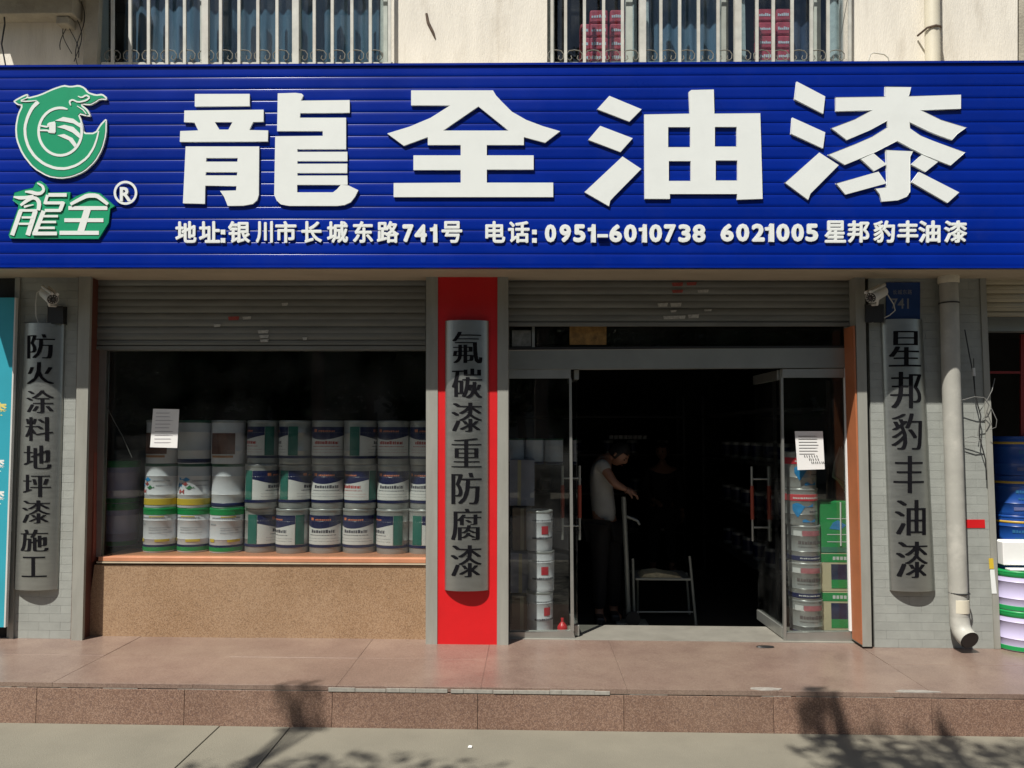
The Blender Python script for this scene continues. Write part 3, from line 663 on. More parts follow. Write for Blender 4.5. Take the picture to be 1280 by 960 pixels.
# orange jamb right of the door
jx0 = X(1060.5, .2, 600)
def jamb():
    a = P(1067.2, 407, .002); b = P(1078.2, 806, .002)
    vs = []
    for (p) in (a, b):
        vs += [(p.x - .004, .004, p.z), (p.x + .01, .004, p.z), (p.x - .004, .188, p.z), (p.x + .01, .188, p.z)]
    MB().add(vs, [(0, 1, 5, 4), (2, 6, 7, 3), (0, 4, 6, 2), (1, 3, 7, 5), (0, 2, 3, 1), (4, 5, 7, 6)]).build('door_jamb', M_ORANGE, bld)
jamb()

# shutters
def shutter(x0, x1, ys, xl_b, xr_b, Yf, m, label, nstart=0, stickers=()):
    t = thing('roller_shutter', label, 'roller shutter', P((x0 + x1) / 2, ys[-1], Yf), group='rolled up steel shutters under the sign')
    for k in range(len(ys) - 1):
        a, b = P(x0, ys[k], Yf), P(x1, ys[k], Yf); c, d = P(x0, ys[k + 1], Yf), P(x1, ys[k + 1], Yf)
        pr = [(0, .010), (.05, .004), (.10, .000), (.25, -.003), (.42, -.0035), (.46, -.001), (.50, -.001), (.54, -.0035), (.75, -.003), (.90, .000), (.95, .004), (1.0, .010)]
        vs = []
        for (p, q) in ((a, c), (b, d)):
            for u, dy in pr: v = p.lerp(q, u); vs.append((v.x, Yf + dy, v.z))
            for u in (1, 0): v = p.lerp(q, u); vs.append((v.x, Yf + .016, v.z))
        n = len(pr) + 2; fs = [(i, (i + 1) % n, n + (i + 1) % n, n + i) for i in range(n)] + [tuple(reversed(range(n))), tuple(range(n, 2 * n))]
        MB().add(vs, fs).build('slat', m, t, smooth=True)
    pp('bottom_bar', [(x0, ys[-1] + .6), (x1, ys[-1] + .6), (x1, ys[-1] + 5), (x0, ys[-1] + 5)], Yf - .008, .03, m, t, bevel=.004)
    for (sx, sy, sw, sh, sm) in stickers: pp('sticker', [(sx, sy), (sx + sw, sy - .6), (sx + sw - 1, sy + sh), (sx + 1, sy + sh + .4)], Yf - .0105, .0015, sm, t)
    return t
M_STK = mat('torn_sticker', (.42, .42, .39), .8, var=.3, scale=60); M_STKR = mat('torn_sticker_red', (.30, .06, .05), .8, var=.3, scale=60)
shutter(115.8, 532, [340, 357, 374, 391, 408, 425, 432], 0, 0, .15, M_SHUT, 'rolled up grey shutter with torn stickers above the display window', stickers=[(285, 396, 14, 4, M_STKR), (303, 396, 11, 3, M_STK), (267, 405.5, 9, 3, M_STK), (322, 413, 14, 3.4, M_STK), (324, 419, 12, 3.2, M_STK), (325, 424.5, 11, 3, M_STK), (352, 379, 8, 3, M_STK), (378, 422, 6, 3, M_STK)])
shutter(635.5, 1067, [338, 351, 368, 385, 402.5], 0, 0, .12, M_SHUT, 'rolled up grey shutter with torn stickers above the shop entrance', stickers=[(840, 353.5, 14, 4, M_STKR), (858, 353, 13, 3.4, M_STKR), (840, 362.6, 14, 3.2, M_STKR), (872, 362.4, 14, 3, M_STK), (822, 379.2, 13, 4, M_STK), (838, 379, 14, 4, M_STK), (829, 395, 28, 3.6, M_STK), (860, 393.4, 14, 4, M_STK), (880, 387, 10, 1.8, M_STK), (838, 388, 8, 2, M_STK)])

# display window
YG = .20
dw = thing('display_window', 'large dark display window with an orange sill showing stacked paint pails', 'shop window', P(330, 700, YG))
fr = MB()
fr.prism(xz([(119, 436), (133, 436), (125.5, 696), (113, 696)], YG - .01), YG - .01, YG + .04)
fr.build('frame', M_ALU, dw, bevel=.003)
pp('frame', [(133.2, 434), (532.3, 434), (532.3, 438.5), (133.2, 438.5)], YG - .01, .04, M_ALU, dw)
pp('pane', [(132, 438), (532.3, 438), (532.3, 697), (125, 695)], YG + .004, .008, M_GLASS, dw)
zs0 = Z(702.5, .135, 330)
zl, zr = P(124, 701.5, .13).z, P(533, 704, .13).z
s0, s1 = P(122.5, 701.5, .13), P(532.3, 704, .13)
vs = [(s0.x, .13, s0.z), (s1.x, .13, s1.z), (s0.x, .13, s0.z + .035), (s1.x, .13, s1.z + .035), (s0.x, .60, s0.z), (s1.x + .12, .60, s1.z), (s0.x, .60, s0.z + .035), (s1.x + .12, .60, s1.z + .035)]
sl = MB().add(vs, [(0, 1, 3, 2), (2, 3, 7, 6), (4, 6, 7, 5), (0, 4, 5, 1), (0, 2, 6, 4), (1, 5, 7, 3)]).build('sill', M_SILL, dw, bevel=.004)
SILL = (s0.z + s1.z) / 2 + .036
# stall riser under the window: granite panel
pp('trim_lip', [(120.5, 702.2), (532.3, 704.6), (532.3, 706.2), (120.5, 703.8)], .125, .06, mat('lip', (.5, .42, .3), .5), dw)
pp('stall_riser', [(118, 706), (532.3, 707), (532.3, 806), (104.5, 806)], .14, .12, M_GRAN_P, bld)
# papers on the glass
def paper(px, lab):
    xs_, ys_ = [p[0] for p in px], [p[1] for p in px]
    Yp = YG + .001
    o = MB().prism(xz(px, Yp), Yp, Yp + .002).build('notice_paper', M_PAPER, bevel=0); tag(o, lab, 'notice')
    return o
n1 = paper([(191.5, 511), (224, 511.5), (221.5, 560), (187.5, 559)], 'white printed notice taped inside the display window glass over the first pail column')
n2 = paper([(993.5, 539), (1028.5, 539), (1031, 586.5), (997, 587.5)], 'white notice with handwriting taped on the right side glass of the entrance')
mb = MB()
for k in range(9): mb.prism(xz([(195 - k * .3, 516 + k * 4.6), (219 - k * .3 - random.random() * 9, 516 + k * 4.6), (219 - k * .3 - random.random() * 9, 516.7 + k * 4.6), (195 - k * .3, 516.7 + k * 4.6)], YG - .0008), YG - .0008, YG)
mb.build('print', M_PRINT, n1)
mb = MB()
for k in range(7): mb.prism(xz([(998 + k * .2, 545 + k * 3.7), (1024 - random.random() * 6, 545 + k * 3.7), (1024 - random.random() * 6, 545.6 + k * 3.7), (998 + k * .2, 545.6 + k * 3.7)], YG - .0008), YG - .0008, YG)
rq = random.Random(5)
for (yy, x0_, x1_) in ((570.5, 1005, 1023), (574.5, 1011, 1024), (578.5, 1014, 1029)):
    x_ = x0_
    while x_ < x1_:
        mb.prism(xz([(x_, yy - 1.4), (x_ + .8, yy - 1.6), (x_ + 1.8, yy + 1.2), (x_ + .9, yy + 1.5)], YG - .0008), YG - .0008, YG); x_ += rq.uniform(2, 3.4)
mb.build('handwriting', M_INK, n2)

o = MB().tube([P(132, 505, .23), P(142, 525, .24), P(153, 545, .25), P(165, 572, .26)], .003, 6).build('cord', mat('grey_wire', (.16, .16, .15), .6), smooth=True); tag(o, 'thin slanting cord inside the left end of the display window', 'cord')
# entrance
YD = .20
ent = thing('shop_entrance', 'glazed shop entrance with steel lintel, side glass and two inward opened doors', 'door', P(840, 800, YD))
pp('lintel', [(636, 437.5), (1057, 435.5), (1058, 459), (636, 461)], YD - .01, .10, M_LINT, ent, bevel=.004)
pp('transom_pane', [(636, 404), (1057, 404), (1057, 435.5), (636, 437.5)], YD + .02, .008, M_GLASS, ent)
pp('transom_bar', rect(665, 404, 668.5, 437), YD, .03, M_ALU, ent)
pp('transom_frame', [(636, 434), (1057, 432), (1057, 435.3), (636, 437.3)], YD - .005, .04, M_BLACK, ent)
# left side light
pp('top_rail', rect(636, 461.6, 713, 472.5), YD, .05, M_ALU, ent, bevel=.003)
pp('side_pane', rect(636.5, 472.6, 711, 790), YD + .02, .008, M_GLASS, ent)
pp('bottom_rail', [(636, 790.5), (716, 789.5), (720, 803), (636, 803.5)], YD, .05, M_ALU, ent, bevel=.003)
pp('stile', [(711.5, 473), (714.5, 473), (717.5, 789), (713.5, 789)], YD + .002, .04, M_ALU, ent, bevel=.002)
# right side light
pp('top_rail', rect(978, 461.2, 1055, 471.5), YD, .05, M_ALU, ent, bevel=.003)
pp('side_pane', [(978, 471.6), (1055, 471.6), (1062, 790.5), (983, 790.5)], YD + .02, .008, M_GLASS, ent)
pp('bottom_rail', [(983.5, 791), (1063, 790), (1064.5, 803), (983.5, 803.5)], YD, .05, M_ALU, ent, bevel=.003)
pp('stile', [(976, 471.6), (979, 471.6), (983.3, 803), (980, 803)], YD + .002, .03, M_ALU, ent, bevel=.002)
pp('stile', [(1055.6, 460), (1057.6, 460), (1065, 789), (1062.6, 789)], YD - .002, .03, M_PAPER, ent, bevel=.001)
# side returns above door (recess head)
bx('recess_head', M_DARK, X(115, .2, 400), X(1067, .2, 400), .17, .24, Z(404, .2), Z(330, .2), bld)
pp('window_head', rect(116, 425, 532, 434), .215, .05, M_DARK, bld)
def leaf(hx, dirx, L, mir, lab):
    """door leaf standing open at right angles: hinge at x=hx, y=YD+.05"""
    d = bpy.data.objects.new('door_leaf', None); COL.objects.link(d); d.parent = ent; d.matrix_parent_inverse = parent_world(ent).inverted()
    y0, y1 = YD + .055, YD + .055 + L; zt_ = Z(462, YD + .05); k = dirx
    x_at = lambda y: hx + k * (y - y0)
    def slab(ya, yb, za, zb, th, name, m, bev=.003):
        vs = []
        for y in (ya, yb):
            for s in (-1, 1):
                for z in (za, zb): vs.append((x_at(y) + s * th / 2, y, z))
        o = MB().add(vs, [(0, 1, 3, 2), (4, 6, 7, 5), (0, 4, 5, 1), (2, 3, 7, 6), (0, 2, 6, 4), (1, 5, 7, 3)]).build(name, m, d, bevel=bev); return o
    zb_ = PZ + .012
    slab(y0, y1, zb_, zb_ + .085, .04, 'bottom_rail', M_ALU); slab(y0, y1, zt_ - .08, zt_, .04, 'top_rail', M_ALU)
    slab(y0 + .001, y1 - .001, zb_ + .086, zt_ - .081, .010, 'pane', M_GLASS, 0)
    yh = y1 - .10; z0, z1 = Z(676, yh, 900), Z(583, yh, 900)
    for s in (-1, 1):
        xh = x_at(yh) + s * .075
        MB().tube([(xh, yh, z0), (xh, yh, z1)], .012, 12).build('handle_bar', M_ALU, d, smooth=True)
        MB().tube([(xh, yh, z0 + .19), (xh, yh, z1 - .17)], .0165, 12).build('handle_grip', mat('red_wood_grip', (.30, .055, .03), .45, var=.1), d, smooth=True)
    for zz in (z0 + .12, z1 - .11):
        MB().tube([(x_at(yh) - .075, yh, zz), (x_at(yh) + .075, yh, zz)], .009, 10).build('handle_bracket', M_ALU, d, smooth=True)
    return d
leaf(X(721, YD + .05, 640), -.06, .52, 1, '')
leaf(X(978, YD + .05, 640), -.03, .64, -1, '')
pp('threshold', [(636, 803.8), (1066, 803.8), (1066, 806), (636, 806)], .17, .002, M_THRESH, bld)
bx('threshold_slab', M_THRESH, X(635, .2, 800), X(1075, .2, 800), .172, .66, PZ - .2, PZ + .004, bld, bevel=.002)
bpy.data.objects.remove(bpy.data.objects['threshold'])
# foot stop on threshold
o = MB().lathe([(.001, .012), (.05, .01), (.055, 0), (.001, 0)], 16).build('floor_plate', M_BLACK, None, smooth=True)
c = pz(950, 803, PZ); o.location = (c.x, .02, PZ + .002); o.scale = (1.3, .5, .6); tag(o, 'small dark floor plate on the platform at the foot of the right door', 'floor plate')
# transom stickers
o = pp('sticker', rect(712, 402, 758, 431), YD + .013, .002, mat('faded_sticker', (.25, .14, .04), .7, var=.5, scale=18), None); tag(o, 'faded yellow and red sticker inside the transom glass above the entrance', 'sticker')
o = pp('number_card', rect(640, 413, 664, 433), YD + .015, .002, mat('grey_card', (.22, .23, .22), .7, var=.3, scale=30), None); tag(o, 'small grey printed card at the left end of the transom glass', 'card')
mb = MB(); glyph_mb(mb, '47', (644, 416, 660, 430), YD + .0145, .01); 

# interior room
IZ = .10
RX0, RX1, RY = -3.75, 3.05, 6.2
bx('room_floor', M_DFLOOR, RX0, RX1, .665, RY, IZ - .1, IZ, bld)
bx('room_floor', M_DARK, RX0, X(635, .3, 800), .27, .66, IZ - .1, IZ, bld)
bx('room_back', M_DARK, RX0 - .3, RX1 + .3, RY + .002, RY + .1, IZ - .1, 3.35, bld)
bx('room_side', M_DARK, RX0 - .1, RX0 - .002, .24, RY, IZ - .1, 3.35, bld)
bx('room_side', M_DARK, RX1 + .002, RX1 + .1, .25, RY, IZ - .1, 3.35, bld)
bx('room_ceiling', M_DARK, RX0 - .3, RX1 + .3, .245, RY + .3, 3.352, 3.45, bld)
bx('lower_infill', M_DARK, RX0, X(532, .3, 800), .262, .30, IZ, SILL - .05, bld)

# ---------- plaques
def plaque(qpx, chars, label, bulge=.066, Yb=0.0):
    (xlt, xrt, yt), (xlb, xrb, yb) = qpx
    A, B, C, D = P(xlb, yb, Yb), P(xrb, yb, Yb), P(xrt, yt, Yb), P(xlt, yt, Yb)
    t = thing('plaque', label, 'plaque', ((A.x + B.x) / 2, Yb, A.z), group='curved steel name plaques on the piers')
    f = lambda s: -bulge * math.sqrt(max(0, 1 - (2 * s - 1) ** 2)) if False else -bulge * (1 - (2 * s - 1) ** 2) ** .62 if 0 < s < 1 else 0.0
    n = 24; vs = []; fs = []
    for i in range(n + 1):
        s = .5 - .5 * math.cos(math.pi * i / n); a = A.lerp(B, s); b = D.lerp(C, s)
        vs += [(a.x, Yb + f(s) - .003, a.z), (b.x, Yb + f(s) - .003, b.z)]
    for i in range(n): fs.append((2 * i, 2 * i + 2, 2 * i + 3, 2 * i + 1))
    k = len(vs); vs += [(A.x, Yb, A.z), (B.x, Yb, B.z), (C.x, Yb, C.z), (D.x, Yb, D.z)]
    fs.append(tuple([2 * i for i in range(n, -1, -1)] + [k, k + 1])); fs.append(tuple([2 * i + 1 for i in range(n + 1)] + [k + 2, k + 3]))
    fs += [(k, 0, 1, k + 3), (2 * n, k + 1, k + 2, 2 * n + 1), (k, k + 3, k + 2, k + 1)]
    MB().add(vs, fs).build('sheet', M_STEEL, t, smooth=True, sharp=35)
    for ch, x0, y0, x1, y1 in chars:
        y0 += .8; y1 -= .8
        g_, fc = glyph(ch, -.013, 0.0)
        bm = bmesh.new()
        Yc = Yb - bulge * .9
        q = (P(x0, y1, Yc), P(x1, y1, Yc), P(x1, y0, Yc), P(x0, y0, Yc))
        for j, sh in enumerate((-.042, -.021, 0, .021, .042)):
            vv = []
            for u, v, _ in g_:
                # heavier downstrokes, thin horizontals as in a Song face
                uu = .042 + u * .916 + sh
                p = (q[0] * (1 - uu) + q[1] * uu) * (1 - v) + (q[3] * (1 - uu) + q[2] * uu) * v
                vv.append(bm.verts.new((p.x, -j * .0005, p.z)))
            for fa in fc:
                try: bm.faces.new([vv[i] for i in fa])
                except ValueError: pass
        for xx in [q[0].x + (q[1].x - q[0].x) * k / 9 for k in range(1, 9)]:
            bmesh.ops.bisect_plane(bm, geom=bm.verts[:] + bm.edges[:] + bm.faces[:], plane_co=(xx, 0, 0), plane_no=(1, 0, 0))
        for v in bm.verts:
            u = (v.co.z - A.z) / (D.z - A.z); xl = A.x + (D.x - A.x) * u; xr = B.x + (C.x - B.x) * u
            s = (v.co.x - xl) / (xr - xl); v.co.y = Yb + f(s) - .0045 + v.co.y
        me = bpy.data.meshes.new('character'); bm.to_mesh(me); bm.free(); link('character', me, t, M_INK)
    return t
plaque(((31.5, 82, 405), (18.5, 73, 736)), [('防',33,417,68,449),('火',33,452,67,481),('涂',32.5,487,66.5,517),('料',31,520.5,65.5,552),('地',29,556,63.5,587),('坪',28,592.5,63,622),('漆',27,624.5,62,655),('施',25,661,60,690),('工',27,695,58,722)], 'leftmost curved steel plaque with nine black characters on the left tiled pier', Yb=YT - .002)
plaque(((556.5, 611, 401.5), (556, 611, 737)), [('氟',565,414,603,455),('碳',564.5,460,603,498.5),('漆',564,502.5,602.5,540.5),('重',564,547,602,585),('防',564,590,602,631),('腐',563.5,635,602,676),('漆',563,680.5,602,722)], 'middle curved steel plaque with black characters on the red panel', Yb=.004)
plaque(((1100.5, 1152.5, 400), (1112, 1168.5, 737.5)), [('星',1112,413,1152,459),('邦',1114,464,1152.5,511),('豹',1115.5,516,1153,563),('丰',1118,569,1155,617),('油',1119.5,624,1157.5,670),('漆',1121,676,1160,723)], 'right curved steel plaque with six black characters under the blue number plate', Yb=YT - .002)

# number plate
t = thing('number_plate', 'dark blue house number plate 741 above the right plaque', 'number plate', P(1130, 398, YT))
pp('plate', rect(1108, 353, 1150, 399), YT - .012, .009, mat('plate_blue', (.012, .045, .17), .35), t, bevel=.001)
mb = MB(); glyph_mb(mb, '741', (1114, 373, 1136, 386), YT - .0125, .01); mb.build('number', mat('plate_white', (.22, .23, .26), .5), t)
mb = MB()
for k, ch in enumerate('长城东路'): glyph_mb(mb, ch, (1116 + k * 6.2, 362, 1121.3 + k * 6.2, 368), YT - .0125, 0)
mb.build('street_name', mat('plate_white', (.6, .6, .6), .5), t)

# cctv cameras
def cctv(px, py, dirx, label, cable):
    Yc = -.12; c = P(px, py, Yc)
    t = thing('security_camera', label, 'security camera', (c.x, YT, c.z), group='white bullet cameras on the piers')
    d = Vector((dirx, -.62, -.40)).normalized()
    a = c - d * .105; b = c + d * .095
    MB().tube([a, a + d * .01, b - d * .012, b], [.034, .044, .047, .044], 20).build('body', M_CAMW, t, smooth=True)
    MB().tube([b - d * .004, b + d * .006], [.040, .038], 20).build('face', M_BLACK, t, smooth=True)
    MB().tube([b + d * .004, b + d * .012], [.014, .011], 14).build('lens', mat('lens_glass', (.01, .01, .02), .05), t, smooth=True)
    s = d.cross(Vector((0, 0, 1))).normalized(); u = s.cross(d)
    m_ = MB()
    for k in range(10):
        an = 6.283 * k / 10; q = b + d * .0065 + (s * math.cos(an) + u * math.sin(an)) * .029; m_.tube([q, q + d * .003], .0035, 6)
    m_.build('led', M_CAMW, t)
    m_ = MB(); th = []
    for w_ in (-1, 1):
        m_.tube([a + u * .046 + s * .022 * w_, b + d * .025 + u * .05 + s * .02 * w_], .012, 8)
    m_.build('hood', M_CAMW, t, smooth=True)
    MB().tube([c - u * .035, c - u * .075 + Vector((0, .03, 0)), Vector((c.x, YT - .02, c.z - .06))], .011, 10).build('arm', M_CAMW, t, smooth=True)
    MB().lathe([(.001, 0), (.034, .002), (.036, .012), (.001, .016)], 16).build('mount', M_CAMW, t).matrix_basis = Matrix.Identity(4)
    mo = t.children[-1] if False else None
    MB().tube([P(x_, y_, YT - .02 - .03 * math.sin(3.14 * i_ / (len(cable) - 1))) for i_, (x_, y_) in enumerate(cable)], .0042, 6).build('cable', M_CAMW, t, smooth=True)
    return t
cctv(61, 370, .75, 'white bullet camera above the leftmost plaque', [(55, 360), (46, 366), (44.5, 380), (45, 395), (48, 404)])
cctv(1096, 368, -.8, 'white bullet camera beside the blue number plate', [(1103, 358), (1108, 366), (1117, 380), (1119, 388), (1112, 394), (1098, 401), (1090, 403)])
for o in [o for o in bpy.data.objects if o.name.startswith('mount')]: bpy.data.objects.remove(o)
for (x0, y0, x1, y1, lab) in ((60, 383, 78, 404, 'small black junction box under the left camera'), (1082, 381, 1104, 402, 'small black junction box under the right camera')):
    o = pp('junction_box', rect(x0, y0, x1, y1), YT - .06, .058, M_BLACK, None, bevel=.006); tag(o, lab, 'junction box')

# drain pipe on right pier
t = thing('drain_pipe', 'weathered grey and cream drain pipe running down the right tiled pier', 'pipe', (X(1200, 0, 800), -.06, PZ), group='drain pipes')
Yp = -.035
q = [P(1185.5, 346, Yp), P(1186.5, 380, Yp), P(1189, 480, Yp), P(1193, 600, Yp), P(1197.5, 740, Yp), P(1199, 776, Yp)]
MB().tube(q, .067, 24).build('pipe', M_PVCL, t, smooth=True)
c = P(1199, 776, Yp)
MB().tube([c + Vector((0, 0, .03)), c + Vector((.001, -.006, -.03)), c + Vector((.006, -.028, -.075)), c + Vector((.014, -.062, -.105)), c + Vector((.02, -.10, -.122))], [.069, .071, .072, .072, .072], 24, caps=False).build('elbow', M_PVCL, t, smooth=True)
MB().tube([c + Vector((.0198, -.0985, -.1215)), c + Vector((.0202, -.1012, -.1225))], .066, 24).build('mouth_shade_disc', M_BLACK, t, smooth=True)  # black disc drawn in place of the shade inside the pipe mouth
for (px, py) in ((1186.3, 379), (1199, 741)):
    c = P(px, py, Yp); ring_ = [c + Vector((.071 * math.cos(6.283 * k / 20), .071 * math.sin(6.283 * k / 20), 0)) for k in range(21)]
    MB().tube(ring_, .006, 6).build('clamp', M_BLACK, t, smooth=True)
c = P(1185.5, 350, Yp); MB().lathe([(.074, -.03), (.077, -.025), (.077, .03), (.07, .035)], 24, c=c).build('collar', M_PVC, t, smooth=True)
# paint splash / printed sleeve on pipe
mb = MB()
c = P(1199, 757, Yp)
mb.lathe([(.0685, -.05), (.0705, -.048), (.0705, .05), (.0685, .052)], 24, c=c).build('sleeve', M_PVC, t, smooth=True)

# tangle of wires to the right
m_ = MB(); rw = random.Random(11)
m_.tube([P(1206, 412, .0), P(1211, 440, -.01), P(1217, 470, 0), P(1219, 495, 0), P(1226, 520, -.02), P(1224, 545, -.02), P(1232, 575, 0), P(1233, 600, .01)], .0045, 6)
m_.tube([P(1217, 448, .0), P(1217.5, 468, -.01), P(1219, 490, -.01), P(1222, 505, 0)], .003, 6)
o = m_.build('wire_tangle', M_BLACK, smooth=True); tag(o, 'black cable dangling from above onto the corner right of the drain pipe', 'wires')
m_ = MB()
m_.tube([P(1195, 512, .0), P(1203, 500, -.03), P(1218, 496, -.06), P(1230, 497, -.06), P(1236, 506, -.05), P(1232, 520, -.03), P(1224, 530, 0), P(1222, 545, .0)], .0032, 6)
m_.tube([P(1232, 498, -.02), P(1240, 512, -.05), P(1246, 525, -.06), P(1245, 534, -.05), P(1237, 537, -.02)], .0028, 6)
m_.tube([P(1243.5, 473, .0), P(1240, 488, -.03), P(1233, 502, -.03), P(1224, 515, 0)], .0028, 6)
m_.tube([P(1205, 548, .0), P(1215, 545, -.02), P(1228, 549, -.02), P(1218, 553, -.01), P(1205, 552, 0)], .0032, 6)
o = m_.build('wire_tangle', mat('grey_wire', (.16, .16, .15), .6), smooth=True); tag(o, 'tangle of loose grey wire loops right of the drain pipe', 'wires')
m_ = MB().tube([P(1217, 460, -.01), P(1217.3, 466, -.012), P(1217.6, 470, -.012)], .011, 8)
o = m_.build('bulb_socket', M_CAMW, smooth=True); tag(o, 'tiny white connector hanging on the wires right of the drain pipe', 'connector')

# ---------- left banner (next shop)
t = thing('banner', 'teal advertising banner with pale characters cut off at the left edge', 'banner', P(5, 780, -.03))
M_TEAL = mat('banner_teal', (.03, .33, .42), .45, var=.08, scale=2)
MB().prism(xz([(-60, 372), (18.5, 372), (5, 784), (-60, 784)], -.03), -.03, -.012).build('sheet', M_TEAL, t)
MB().prism(xz([(18.7, 372), (20.5, 372), (7.2, 784), (5.2, 784)], -.032), -.036, -.005).build('edge', M_CAMW, t)
mb = MB(); glyph_mb(mb, '漆', (-16, 503, 9, 521), -.031, .03); mb.build('character', mat('banner_yellow', (.70, .62, .18), .5), t)
for (y0, y1) in ((573, 591), (612, 632)):
    mb = MB(); glyph_mb(mb, '漆', (-14, y0, 6, y1), -.031, .03); mb.build('character', M_WHITE, t)
pp('banner_back', [(-80, 338), (20, 338), (7, 806), (-80, 806)], YT + .03, .4, M_DARK, bld)

# ---------- neighbouring shop on the right
shutter(1232, 1400, [346, 356, 367, 378, 390], 0, 0, .10, M_SHUT2, 'cream rolled up shutter of the neighbouring shop at the right edge')
pp('neighbour_beam', rect(1233, 396, 1400, 414), .25, .1, M_LINT, bld)
bx('neighbour_back', M_DARK, RX1 + .102, 6.0, 2.2, 2.3, 0, 3.35, bld); bx('neighbour_floor', M_DFLOOR, X(1251, .2, 800), 6.0, .19, 2.2, PZ - .1, PZ, bld)
bx('neighbour_head', M_DARK, RX1 + .102, 6.0, .36, 2.19, 2.95, 3.35, bld); bx('neighbour_side', M_DARK, 5.6, 5.7, .3, 2.19, PZ, 2.94, bld)
m_ = MB(); m_.prism(xz(rect(1276, 418, 1310, 780), .5), .5, .52); m_.prism(xz(rect(1233, 464, 1275.5, 467), .5), .5, .52)
m_.build('red_post', mat('dull_red', (.2, .01, .01), .5), bld)

# ---------- pails
M_PSTEEL = mat('pail_steel', (.40, .41, .40), .33, .4, var=.08, rnd=.08)
M_PWHITE = mat('pail_white', (.62, .64, .68), .4, var=.04, rnd=.06)
M_PNAVY = mat('pail_navy', (.008, .014, .075), .35, var=.08)
M_PBLUE = mat('pail_blue', (.010, .06, .27), .35, var=.08, rnd=.1)
M_PTEAL = mat('pail_teal', (.02, .14, .11), .4, var=.1)
M_PGREEN = mat('pail_green', (.01, .27, .07), .38, var=.06)
M_PYEL = mat('pail_yellow', (.60, .45, .05), .4, var=.06)
M_PRED = mat('pail_red', (.55, .03, .05), .4, var=.1)
M_PLAV = mat('pail_lavender', (.50, .46, .66), .4, var=.05)
M_LABEL = mat('label_paper', (.66, .67, .66), .5, var=.04, rnd=.05)
M_TXT = mat('label_ink', (.07, .07, .09), .6, var=.3, scale=60)
M_TXTR = mat('label_ink_red', (.42, .06, .06), .6, var=.3, scale=60)
M_SKY = mat('label_skyblue', (.03, .25, .55), .4, var=.2, scale=20)
M_GOLD = mat('label_gold', (.5, .33, .05), .4)
def body_prof(r, h, ribs=True):
    p = [(.001, .004), (r * .93, .004), (r * .95, .0), (r * .965, .006), (r * .965, h * .08)]
    if ribs:
        for z in (.30, .72): p += [(r * (.965 + .02 * z), h * (z - .012)), (r * (.985 + .02 * z), h * z), (r * (.967 + .02 * z), h * (z + .012))]
    p += [(r * .985, h * .90), (r * .985, h * .945), (r * .96, h * .95)]
    return p
def text_rows(mb, r, rows, rnd_):
    for (z, hh, a0, a1, mi) in rows:
        a = a0
        while a < a1:
            w_ = rnd_.uniform(.035, .085) * (hh / .02 + .5); 
            mb.patch(r, a, min(a + w_, a1), z, z + hh * rnd_.uniform(.75, 1), 2, mi); a += w_ + rnd_.uniform(.02, .04)
